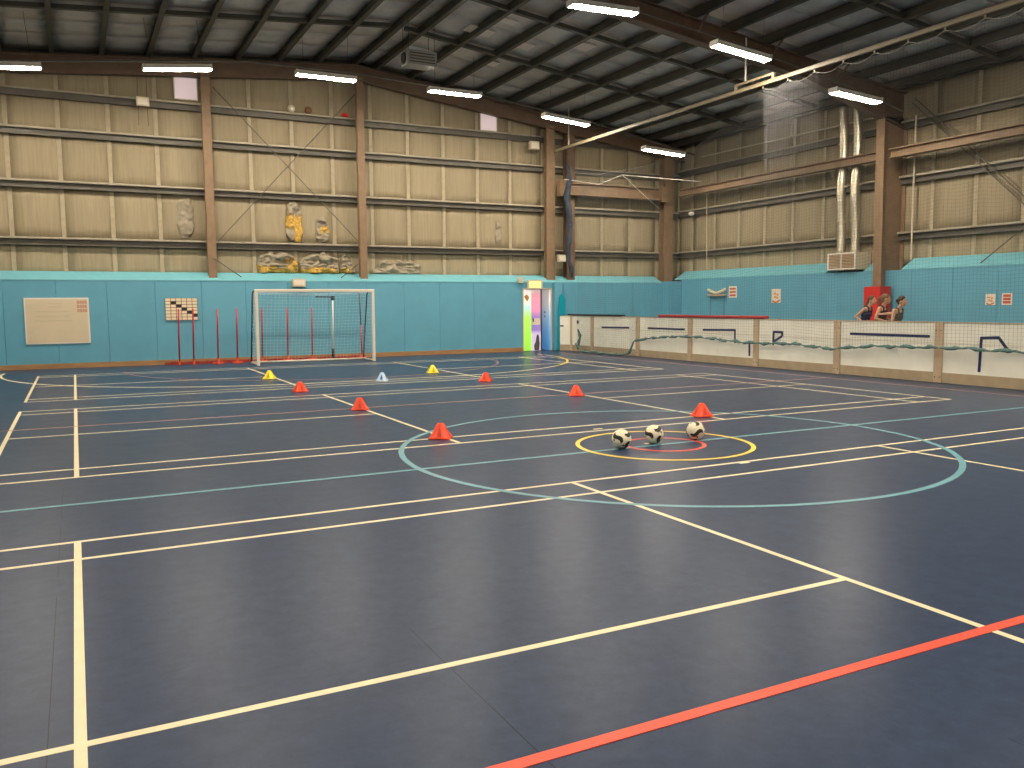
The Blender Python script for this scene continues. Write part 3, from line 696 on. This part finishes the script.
# red slalom poles along the back wall
PO = [(-3.40,18.2,'first','red slalom pole in front of the grid board, left of its pair',False),(-3.03,18.2,'','red slalom pole in front of the grid board, right of its pair',False),
      (-2.38,18.3,'','red slalom pole between the grid board and the goal, farther from the goal',True),(-1.86,18.3,'','red slalom pole standing just left of the goal',True),
      (-1.16,18.35,'','red slalom pole hidden closely behind the left goal post',True),(-.44,18.35,'','red slalom pole seen through the goal net, left one',True),
      (.27,18.35,'','red slalom pole seen through the middle of the goal net',True),(1.77,18.35,'','dark red slalom pole seen beside the right goal post',True)]
for x, y, _, lab, foot in PO:
    t = tag(empty('slalom_pole', (x, y, 0)), lab, 'pole', 'red slalom poles along the back wall')
    if x > 1.5:
        MB().tube([(.0,0,.05),(.0,.03,1.0)], .022, 8).build('pole', MAT['red_pole'], t, True)
        MB().tube([(.0,.03,1.0),(-.02,.06,1.98)], .022, 8).build('pole_extension', MAT['ink_dark'], t, True)
    else: MB().tube([(.0,0,.05),(.02,.03,1.0),(.035,.06,1.53)], .022, 8).build('pole', MAT['red_pole'], t, True)
    if foot:
        o = MB().box(-.14,.14,-.035,.035,.0,.05).box(-.035,.035,-.16,.16,.0,.05).build('foot', MAT['red_foot'], t)
        MB().tube([(0,0,.04),(0,0,.14)], .035, 10).build('socket', MAT['red_foot'], t)
    else:
        MB().tube([(0,0,.03),(0,0,.12)], .03, 10).build('socket', MAT['red_foot'], t)
        MB().ball((0,-.02,.03), .03, n=10, m=6).build('foot', MAT['red_foot'], t, True)
bb = MB().box(-3.75, 1.95, 18.60, 18.67, 0, .06)
for k in range(12): bb.box(-3.6+.46*k, -3.3+.46*k, 18.55, 18.72, .0, .075)
put(bb, 'base_bar', 'red_dark', 'long dark red base bar lying along the foot of the back wall', 'bar')
t = tag(empty('net_post', (.89, 18.35, 0)), 'white net post with black foot and black top arm inside the goal view', 'post')
MB().tube([(0,0,.30),(.03,0,1.80)], .022, 10).build('post', MAT['goal_white'], t, True)
MB().tube([(0,0,0),(0,0,.32)], .042, 10).build('foot', MAT['black'], t, True)
MB().tube([(.05,0,1.84),(-.48,0,1.85)], .018, 8).box(-.02,.08,-.03,.03,1.74,1.87).build('top_arm', MAT['black'], t)

# ------------------------------------------------------------------ rink boards along the right side
BX, BT, BH = 9.0, .06, 1.17
def strip(mb, pts, wd=.055):
    """tape on the front face, points given as (distance along from far post, height)"""
    for (a, b) in zip(pts[:-1], pts[1:]):
        mb.bar((-.003, a[0], a[1]), (-.003, b[0], b[1]), .006, wd, upd=(0, -(b[1]-a[1]), (b[0]-a[0])) if abs(b[0]-a[0])+abs(b[1]-a[1]) > 0 else (0,0,1))
PY = [16.8, 14.3, 11.88, 9.36, 6.86, 4.39, 1.92, -.55, -3.0]
marks = {0: [[(16.25,.83),(14.75,.85)]], 1: [[(13.81,.86),(12.12,.86)]],
 2: [[(11.36,.87),(10.12,.89)],[(10.12,.91),(10.12,.56)],[(9.60,.64),(9.59,.26)]],
 3: [[(8.79,.56),(8.78,.88)],[(8.80,.88),(8.51,.88)],[(8.51,.90),(8.50,.79)],[(8.50,.79),(8.79,.64)]],
 4: [[(6.52,.90),(4.60,.90)]], 5: [[(3.53,.92),(3.55,.27)],[(3.55,.90),(3.19,.92)],[(3.20,.92),(3.02,.70)]]}
labs = ['white rink board with one navy tape line, first straight one from the corner','white rink board with one navy tape line, under the far end of the red rail',
 'white rink board with navy tape shaped like a hooked line and a short upright','white rink board with navy tape shaped like a small flag',
 'white rink board with a long navy tape line, below the three people','white rink board with large navy arch-shaped tape at the right edge',
 'white rink board just outside the right edge of the picture','white rink board nearest the viewpoint, outside the picture']
for i in range(8):
    y1, y0 = PY[i], PY[i+1]
    t = tag(empty('rink_board', (BX-.03, y0, 0)), labs[i], 'board', 'white rink boards along the right side')
    L = y1-y0
    MB().box(.03, .03+BT, .09, L-.09, .21, BH).build('panel', MAT['board_white'], t)
    MB().box(.02, .04+BT, .09, L-.09, 0.01, .21).build('kick_plate', MAT['board_kick'], t)
    MB().box(.015, .05+BT, -.085, L-.085, BH, BH+.018).build('top_cap', MAT['board_post'], t)
    p = MB().box(.0, .05+BT, -.085, .085, .01, BH-.002).build('post', MAT['board_post'], t)
    for z in (.12, 1.02):
        for s in (-1, 1): MB().ball((-.004, s*.05, z), .012, n=8, m=4).build('bolt', MAT['bolt'], p)
    MB().box(.024, .03, .09, L-.09, .778, .784).build('panel_seam', MAT['board_post'], t)
    for mk in marks.get(i, []):
        m_ = MB(); strip(m_, [(q-y0, z) for q, z in mk]); o = m_.build('tape_mark', MAT['tape_navy'], t); o.location = (.028, 0, 0)
# corner boards bending towards the doorway
t = tag(empty('rink_board', (BX, 16.8, 0)), 'white corner rink boards bending in towards the doorway', 'board', 'white rink boards along the right side')
cpts = [(0.0,.085),(-.02,1.30),(-.28,1.63)]
for i in range(2):
    (ax, ay), (bx, by) = cpts[i], cpts[i+1]
    for (z0, z1, mn, nm_, th) in ((.21, BH, 'board_white', 'panel', .06), (.01, .21, 'board_kick', 'kick_plate', .08), (BH, BH+.018, 'board_post', 'top_cap', .09)):
        MB().bar((ax+.03, ay, (z0+z1)/2), (bx+.03, by, (z0+z1)/2), th, z1-z0).build(nm_, MAT[mn], t)
for (x, y) in ((.02, 0), (.0, 1.30)):
    MB().box(x-.05, x+.08, y-.08, y+.08, .01, BH-.002).build('post', MAT['board_post'], t)
MB().bar((-.27+.0, 1.60, .84), (-.05, 1.36, .84), .01, .05).build('tape_mark', MAT['tape_navy'], t)
MB().ball((-.035, .85, .98), .012, .07, .07, n=10, m=6).build('sticker', MAT['ink_dark'], t)
o = MB().box(8.96, 9.10, 15.1, 18.3, BH+.02, BH+.07); put(o, 'capping_bar', 'black', 'thin black bar lying on top of the corner boards', 'bar')
o = put(MB().box(8.95, 9.13, 9.07, 13.28, BH+.02, BH+.088), 'foam_rail', 'red_rail', 'long red padded rail lying on top of the rink boards', 'rail'); bevel(o, .02)

# ------------------------------------------------------------------ net curtain on its track
NX = 8.72
t = tag(empty('net_track', (NX, 7.0, 6.62)), 'long white curtain track slung below the roof along the right side', 'rail')
MB().box(-.03,.03,-12.0,11.7,.02,.09).box(-.045,.045,-12.0,11.7,.085,.10).build('track_beam', MAT['track'], t)
MB().box(-.03,.03,1.65,2.95,.19,.24).box(-.03,.03,1.65,1.7,.095,.19).box(-.03,.03,2.9,2.95,.095,.19).build('splice_bar', MAT['track'], t)
MB().tube([(0,2.6,.25),(0,2.6,RF(NX)-6.62)], .02, 8).build('drop_rod', MAT['white_paint'], t)
for yy in (-6.0, 10.8): MB().tube([(0,yy,.12),(0,yy,RF(NX)-6.62)], .012, 6).build('drop_rod', MAT['white_paint'], t)
for k in range(14): MB().box(-.012,.012,1.99-.78*k,2.02-.78*k,-.05,.021).build('runner_hook', MAT['track'], t)
NY0, NY1 = .4, 17.25
rope = [(.4,.68),(1.5,.70),(2.64,.69),(3.07,.69),(3.75,.71),(4.37,.70),(5.15,.68),(5.87,.66),(6.79,.57),(7.36,.59),(7.95,.63),(9.18,.60),(10.03,.62),(10.82,.66),(11.63,.68),(12.36,.66),(13.74,.56),(14.1,.45),(14.3,.12),(14.7,.05),(16.9,.05),(17.1,.12),(17.25,.3)]
def itp(tab, x):
    if x <= tab[0][0]: return tab[0][1]
    for (a, va), (b, vb) in zip(tab[:-1], tab[1:]):
        if x <= b: return va+(vb-va)*(x-a)/(b-a)
    return tab[-1][1]
def nbot(y): return itp(rope, y)
ntop_tab = [(9.0,6.6),(9.4,6.3),(10.2,5.95),(11.5,5.6),(13.5,5.45),(16,5.55),(17.25,5.75)]
def ntop(y):
    if y <= 9.0: return 6.58 - .10*abs(math.sin(math.pi*(9.0-y)/.78))
    return itp(ntop_tab, y)
def npt(y, k):
    zt, zb = ntop(y), nbot(y); z = zt+(zb-zt)*k
    x = NX + .12*k*(1 if y < 13.8 else -.3) + .05*math.sin(y*2.3+k*1.5)*(.3+.7*k)*.8 + .03*math.sin(y*7.1)*k
    return (min(x, 8.93), y, z)
net = tag(empty('net_curtain', (0,0,0)), 'fine dark net curtain hanging before the right rink boards', 'net')
nm = MB(); y = NY0
while y <= NY1:
    nm.tube([npt(y, k/16) for k in range(17)], .0018, 3, caps=False); y += .075
NK = 86
for k in range(NK+1):
    nm.tube([npt(NY0+(NY1-NY0)*i/110, k/NK) for i in range(111)], .0018 if k else .006, 3, caps=False)
tag(nm.build('netting', MAT['net'], net, fixn=False), kind='stuff')
gn = MB(); y = 7.3; rg = random.Random(3)
while y < 9.0:
    n_ = rg.randint(6, 20); gn.tube([npt(y, k/48) for k in range(n_)], .0014, 3, caps=False); y += .03
for k in range(0, 34):
    a_ = 7.3+.03*k+rg.uniform(0, .3)
    gn.tube([npt(a_+(9.0-a_)*i/24, k/110) for i in range(25)], .0013, 3, caps=False)
tag(gn.build('gathered_netting', MAT['net_light'], net, fixn=False), kind='stuff')
rp = []
for i in range(240):
    y = NY0+(NY1-NY0)*i/239; p = npt(y, 1.0); rp.append((p[0]-.02+.015*math.sin(y*13), y, p[2]+.010*math.sin(y*9)+.008*math.sin(y*23)))
MB().tube([npt(NY0+(9.0-NY0)*i/180, 0) for i in range(181)], .005, 5).build('head_rope', MAT['rope_white'], net, True)
MB().tube(rp, [.030+.012*math.sin(i*.9)+.006*math.sin(i*2.3) for i in range(240)], 7).build('bottom_rope', MAT['net_rope'], net, True)
MB().tube([(8.72,17.25,.3),(8.80,17.2,.55),(8.76,17.3,.75),(8.78,17.22,.45),(8.74,17.28,.1)], .035, 7).build('rope_end', MAT['net_rope'], net, True)
MB().tube([(8.95,18.5,5.75),(10.2,18.3,5.62),(11.1,18.2,5.98),(12.6,17.6,5.85),(13.4,16.8,5.7)], .014, 6).build('support_rope', MAT['rope_white'], net, True)
MB().tube([(11.1,18.2,5.98),(12.0,18.35,5.45),(12.9,18.5,4.95)], .010, 6).build('support_rope', MAT['rope_white'], net, True)
bd = []
for i in range(30):
    z = 6.3-(6.3-2.48)*i/29; bd.append((9.12+.05*math.sin(i*.5)+.10*(i/29), 18.55+.03*math.cos(i*.8), z))
tag(MB().tube(bd, [(.03+.09*min(1,i/7))*(1-.45*i/29)+.012*math.sin(i*1.7) for i in range(30)], 10).build('net_bundle', MAT['net_bundle'], None, True), 'dark blue bundle of gathered netting hanging beside the column', 'net')

# ------------------------------------------------------------------ right wall items
v = tag(empty('vent_box', (13.80, 11.08, 2.50)), 'cream air vent box with brown grille below two silver ducts', 'vent')
MB().box(.0,.62,-.50,.50,.0,.48).build('case', MAT['cream_metal'], v)
for s in (-1, 1): MB().box(-.012,.0,-.235+s*.235,.235+s*.235,.04,.44).build('grille_backing', MAT['grille'], v)
for k in range(9):
    for s in (-1, 1): MB().bar((-.02,-.225+s*.235,.07+.043*k),(-.02,.225+s*.235,.07+.043*k), .02, .012, upd=(.5,0,1)).build('louvre', MAT['board_post'], v)
MB().box(-.028,.0,-.50,.50,.44,.48).box(-.028,.0,-.50,.50,.0,.04).box(-.028,.0,-.50,-.46,.04,.44).box(-.028,.0,.46,.50,.04,.44).box(-.028,.0,-.015,.015,.04,.44).build('grille_frame', MAT['white_paint'], v)
for yy, lab in ((11.36,'silver foil duct rising from the vent box, left one'),(10.86,'silver foil duct rising from the vent box, next to the column')):
    d = tag(empty('air_duct', (14.05, yy, 2.986)), lab, 'duct', 'silver foil ducts on the right wall')
    H = RF(14.05)-2.98-.1; rg = random.Random(int(yy*10)); path = []; rad = []
    for i in range(90):
        path.append((.02*math.sin(i*.13), .02*math.sin(i*.09+yy), H*i/89)); rad.append(.122+.008*(i % 2)+.006*rg.random())
    MB().tube(path, rad, 16).build('flexible_duct', MAT['silver_duct'], d, True)
    for z in (.9, 1.9, 3.1): MB().lathe([(.13,-.02),(.146,-.02),(.146,.02),(.13,.02)], 16, (0,0,z)).build('clamp_band', MAT['cream_metal'], d)
o = MB().box(13.36, 13.585, 9.38, 9.90, 0, 1.99).box(13.58, 13.78, 9.38, 9.535, 0, 1.99).box(13.58, 13.78, 9.825, 9.90, 0, 1.99)
put(o, 'column_pad', 'red_pad', 'red foam padding box around the foot of the steel column', 'padding')
def notice(y0, y1, z0, z1, lab, style):
    t = tag(empty('notice', (PADX, (y0+y1)/2, (z0+z1)/2)), lab, 'notice', 'paper notices on the right wall'); w2, h2 = abs(y1-y0)/2, abs(z1-z0)/2
    MB().box(-.006,-.001,-w2,w2,-h2,h2).build('sheet', MAT['paper'], t)
    pr = MB()
    if style == 'lines':
        for k in range(3): pr.box(-.009,-.006,-w2*.75,w2*.75,h2*(.55-.55*k)-.03,h2*(.55-.55*k)+.03)
        pr.build('printed_lines', MAT['ink_red'], t)
    else:
        pr.prism([(w2*.8,-h2*.62),(w2*.1,-h2*.85),(-w2*.8,-h2*.5),(-w2*.8,-h2*.75),(0,-h2),(w2*.8,-h2*.9)], 'x', -.009, -.006)
        pr.build('printed_swoosh', MAT['ink_red'], t)
        p2 = MB()
        for (yy, zz) in ((.3,.35),(-.3,.2),(.2,-.15),(-.25,-.25)): p2.box(-.009,-.006,w2*(yy-.22),w2*(yy+.22),h2*(zz-.15),h2*(zz+.15))
        p2.build('printed_figures', MAT['ink_orange'], t)
notice(15.91,15.52,1.74,2.13,'striped paper notice beside the wall bracket','lines')
notice(13.91,13.52,1.56,2.0,'paper notice with a dark swoosh, alone on the blue wall','sw')
notice(6.75,6.50,1.48,1.75,'paper notice with a red swoosh right of the three people','sw')
notice(6.34,6.09,1.48,1.76,'paper notice with dark lines, rightmost on the blue wall','lines')
t = tag(empty('hose_bracket', (PADX, 16.45, 1.94)), 'cream folded hose bracket on the blue wall above the red rail', 'bracket')
MB().box(-.10,-.001,-.45,.45,-.13,-.07).build('shelf', MAT['board_post'], t)
for s in (-1, 1):
    MB().tube([(-.07,-.42*s,.10),(-.08,-.2*s,.02),(-.09,.05*s,-.04),(-.08,.3*s,.03),(-.07,.44*s,.10)], .04, 8).build('folded_strap', MAT['grid_cream'], t, True)
for s in (-1, 1): MB().tube([(-.04,s*.35,-.13),(-.04,s*.35,-1.0)], .006, 5).build('cord', MAT['black'], t)
t = tag(empty('bulkhead_camera', (14.2, 18.3, 4.80)), 'small white camera on the middle rail near the far corner', 'camera')
MB().ball((0,0,0), .09, .14, .08, n=12, m=8).build('camera_body', MAT['white_paint'], t, True)
MB().box(.04,.12,-.03,.03,-.03,.07).build('camera_mount', MAT['black'], t)

# ------------------------------------------------------------------ footballs and marker cones
def football(loc, rot, lab):
    bm = bmesh.new(); bmesh.ops.create_icosphere(bm, subdivisions=5, radius=.108)
    # six curved dark strokes wound around the ball
    cen = [Vector(v) for v in ((1,0,0),(-1,0,0),(0,1,0),(0,-1,0),(0,0,1),(0,0,-1))]
    side = [Vector(v) for v in ((0,1,0),(0,1,0),(0,0,1),(0,0,1),(1,0,0),(1,0,0))]
    for f in bm.faces:
        p = f.calc_center_median().normalized(); k = max(range(6), key=lambda i: p.dot(cen[i]))
        u = p.dot(side[k]); w_ = p.dot(cen[k].cross(side[k]))
        c = .22*math.sin(u*4.2)
        a = abs(w_-c); f.material_index = 1 if (abs(u) < .66 and a < .21*(1.15-abs(u))+.04 and a > -.1) or (u*u+(w_-.45)**2 < .012) else 0
        f.smooth = True
    me = bpy.data.meshes.new('football'); bm.to_mesh(me); bm.free()
    me.materials.append(MAT['ball_cream']); me.materials.append(MAT['ball_black'])
    o = bpy.data.objects.new('football', me); COL.objects.link(o); o.location = (loc[0], loc[1], .110); o.rotation_euler = rot
    return tag(o, lab, 'ball', 'footballs on the centre spot')
football((-.59,1.24), (.9,.3,.5), 'cream and black football, leftmost of three in the yellow circle')
football((-.08,1.33), (.2,.8,1.9), 'cream and black football, middle of three in the yellow circle')
football((.51,1.32), (1.4,.1,2.6), 'cream and black football, rightmost of three beside the orange cone')
def cone(loc, cols, rz, lab, sc=1.0, group='training marker cones'):
    t = tag(empty('marker_cone', (loc[0], loc[1], .003), rz), lab, 'cone', group); t.scale = (sc*.95, sc*.95, sc*1.08)
    n = 32; prof_ = [(.150,0),(.152,.006),(.140,.020),(.112,.055),(.086,.095),(.062,.135),(.046,.158),(.034,.168),(.026,.170),(.026,.160)]
    V = []; F = []
    for r, z in prof_:
        for k in range(n):
            a = 2*math.pi*k/n; q = 1 + .17*math.cos(4*a)*max(0, 1-z/.16)
            V.append((r*q*math.cos(a), r*q*math.sin(a), z))
    for i in range(len(prof_)-1):
        for k in range(n): l = (k+1) % n; F.append((i*n+k, i*n+l, (i+1)*n+l, (i+1)*n+k))
    o = MB().add(V, F).build('cone_body', MAT[cols[0]], t, True)
    sd = o.modifiers.new('thickness', 'SOLIDIFY'); sd.thickness = .004; sd.offset = -1
    for k in range(4):
        a = math.pi/4 + k*math.pi/2; c, s = math.cos(a), math.sin(a)
        def P(r, z, w_): return (r*c - w_*s, r*s + w_*c, z)
        m_ = MB().add([P(.1185,.030,-.030),P(.1185,.030,.030),P(.072,.122,.006),P(.072,.122,-.006),P(.100,.026,-.022),P(.100,.026,.022),P(.054,.116,.006),P(.054,.116,-.006)],
                      [(0,1,2,3),(7,6,5,4),(0,4,5,1),(1,5,6,2),(2,6,7,3),(3,7,4,0)])
        m_.build('slot', MAT[cols[1]], t)
OR, YE, BL = ('cone_orange','cone_slot'), ('cone_yellow','cone_yellow_slot'), ('cone_blue','cone_blue_slot')
cone((-2.04,2.93), OR, .2, 'orange cone on the edge of the large blue circle, nearest on the left side', 1.0)
cone((-2.05,6.15), OR, .5, 'orange cone second nearest in the left row of cones')
cone((-2.2,9.40), OR, .9, 'orange cone behind the yellow one\'s line, third in the left row')
cone((-2.14,12.52), YE, .3, 'yellow cone in front of the left goal post')
cone((1.54,12.1), YE, .7, 'yellow cone right of the goal, farthest of the right row')
cone((1.66,9.45), OR, .1, 'orange cone just nearer than the right yellow cone')
cone((1.82,6.12), OR, .4, 'orange cone in the right row behind the three balls')
cone((1.92,2.90), OR, .6, 'orange cone right beside the rightmost football')
cone((-.16,10.72), BL, .3, 'pale blue cone between the two rows near the goal', .95)

# ------------------------------------------------------------------ people behind the boards
def capsule(mb, a, b, ra, rb, n=12):
    a = Vector(a); b = Vector(b); d = b-a
    pts = [a + d*k/5 for k in range(6)]; rr = [ra+(rb-ra)*k/5 for k in range(6)]
    mb.tube(pts, rr, n); mb.ball(a, ra, n=n, m=8); mb.ball(b, rb, n=n, m=8)
def remeshed(mb, name, m_, parent, vox, sm=6):
    o = mb.build(name, MAT[m_], parent, True)
    r = o.modifiers.new('remesh', 'REMESH'); r.mode = 'VOXEL'; r.voxel_size = vox; r.use_smooth_shade = True
    s_ = o.modifiers.new('smooth', 'SMOOTH'); s_.factor = .5; s_.iterations = sm
    return o
def person(loc, rz, S, lean, arms, hair, hairm, topm, lab, head_turn=0.0):
    """figure facing local +y, standing with the trunk leaning forward; arms = list of (shoulder side, elbow, wrist)"""
    t = tag(empty('person', (loc[0], loc[1], 0), rz), lab, 'person', 'people behind the rink boards'); t.scale = (S, S, S)
    c, s = math.cos(lean), math.sin(lean); hip = Vector((0, 0, .92))
    def T(x, y, z): return hip + Vector((x, y*c+z*s, -y*s+z*c))       # trunk frame
    B = MB()
    legs = []
    for sd, ky, fy in ((-1, .16, .10), (1, .06, -.22)):
        h = hip+Vector((sd*.085,0,-.02)); k = Vector((sd*.09, ky, .50)); a = Vector((sd*.09, fy, .09))
        capsule(B, h, k, .082, .052); capsule(B, k, a, .054, .034); legs.append((h, k, a))
        capsule(B, a+Vector((0,-.03,-.035)), a+Vector((0,.15,-.055)), .038, .030)
    capsule(B, T(-.06,0,.0), T(.06,0,.0), .105, .105); capsule(B, T(0,0,.05), T(0,0,.24), .115, .105)
    capsule(B, T(-.06,0,.32), T(.06,0,.32), .10, .10); capsule(B, T(-.09,0,.43), T(.09,0,.43), .072, .072)
    capsule(B, T(-.155,0,.46), T(.155,0,.46), .05, .05); capsule(B, T(0,.0,.46), T(0,.03,.60), .052, .048)
    H = T(0, .05, .69); Rh = Matrix.Rotation(head_turn, 3, 'Z')
    def HP(x, y, z): return H + Rh @ Vector((x, y, z))
    B.ball(H+Rh@Vector((0,-.01,.02)), .073, .092, .10, n=18, m=12, rot=Rh); B.ball(HP(0,.03,-.04), .056, .062, .075, n=14, m=10, rot=Rh)
    capsule(B, HP(0,.085,.012), HP(0,.108,-.022), .010, .015); B.ball(HP(0,.072,-.088), .024, .018, .018)
    for e in (-1, 1): B.ball(HP(e*.075,-.008,-.01), .010, .020, .030, n=8, m=6, rot=Rh)
    hands = []
    for sd, E_, W_ in arms:
        sh = T(sd*.175, 0, .455); e = T(*E_); w_ = T(*W_)
        capsule(B, sh, e, .046, .036); capsule(B, e, w_, .037, .025)
        d = (w_-e).normalized(); q = d.cross(Vector((0,0,1)))
        if q.length < .1: q = Vector((1,0,0))
        q.normalize(); nn = q.cross(d)
        pa = w_+d*.045; capsule(B, w_+q*.015, pa+q*.022+d*.02, .018, .016); capsule(B, w_-q*.015, pa-q*.022+d*.02, .018, .016); capsule(B, w_, pa+d*.02, .019, .018)
        for k, (off, ln) in enumerate(((-.030,.058),(-.010,.074),(.010,.078),(.030,.068))):
            k0 = pa+q*off+d*.02; k1 = k0+d*ln*.5+nn*.006; k2 = k0+d*ln*.9-nn*.018
            capsule(B, k0, k1, .010, .009, 8); capsule(B, k1, k2, .009, .008, 8)
        th = w_+q*.025+d*.02; capsule(B, th, th+q*.028+d*.03, .012, .011, 8); capsule(B, th+q*.028+d*.03, th+q*.030+d*.058, .011, .009, 8)
    remeshed(B, 'body', 'skin', t, .008, 4)
    C_ = MB()
    capsule(C_, T(0,0,.03), T(0,0,.24), .125, .116); capsule(C_, T(-.06,0,.31), T(.06,0,.31), .110, .110); capsule(C_, T(-.075,0,.40), T(.075,0,.40), .080, .080)
    for sd in (-1, 1):
        q_ = [T(sd*.085,.075,.40), T(sd*.09,.055,.50), T(sd*.092,0,.525), T(sd*.09,-.055,.50), T(sd*.085,-.075,.40)]
        for a_, b_ in zip(q_[:-1], q_[1:]): capsule(C_, a_, b_, .022, .022, 8)
    remeshed(C_, 'vest_top', topm, t, .012)
    K = MB(); capsule(K, T(-.06,0,-.02), T(.06,0,-.02), .117, .117)
    for h, k, a in legs: capsule(K, h, h+(k-h)*.5, .098, .085)
    remeshed(K, 'shorts', 'cloth_black', t, .012)
    for h, k, a in legs:
        F_ = MB(); capsule(F_, a+Vector((0,-.04,-.03)), a+Vector((0,.17,-.05)), .048, .038); remeshed(F_, 'shoe', 'white_paint', t, .012)
    h = MB(); h.ball(HP(0,-.022,.042), .083, .095, .092, n=18, m=12, rot=Rh); capsule(h, HP(0,-.07,.0), HP(0,-.075,-.05), .06, .045)
    if hair == 'long':
        capsule(h, HP(0,-.08,-.02), HP(0,-.15,-.16), .055, .06); capsule(h, HP(0,-.15,-.16), HP(0,-.19,-.36), .06, .03)
    elif hair == 'tail':
        capsule(h, HP(0,-.11,.05), HP(0,-.16,.0), .03, .035); capsule(h, HP(0,-.16,.0), HP(0,-.17,-.16), .035, .015)
    else:
        h.ball(HP(0,-.115,.02), .05, n=12, m=8)
    remeshed(h, 'hair', hairm, t, .010)
    for e in (-1, 1): MB().ball(HP(e*.030,.079,.012), .012, .008, .008, n=8, m=6).build('eye', MAT['eye'], t, True)
    MB().ball(HP(0,.088,-.060), .020, .008, .007, n=8, m=6).build('mouth', MAT['lips'], t, True)
    return t
PI = math.pi
person((12.35, 9.02), PI+.25, 1.02, .22, [(-1,(-.22,-.16,.22),(-.20,.08,.12)),(1,(.22,-.16,.22),(.20,.08,.12))], 'long', 'hair_auburn', 'cloth_navy', 'person with long auburn hair in a navy vest, left of three behind the boards', .0)
person((11.55, 7.88), PI+.3, 1.03, .14, [(-1,(-.24,.02,.20),(-.14,.22,.22)),(1,(.24,-.02,.22),(.16,.20,.18))], 'tail', 'hair_brown', 'cloth_maroon', 'person with brown tied hair in a dark maroon vest, middle of three behind the boards', .35)
person((11.0, 7.02), PI+.15, 1.0, .20, [(-1,(-.20,-.24,.34),(-.10,-.47,.28)),(1,(.24,.05,.20),(.16,.25,.12))], 'bun', 'hair_dark', 'cloth_olive', 'person with dark bun in a grey-green vest, one arm stretched back behind the boards', .0)
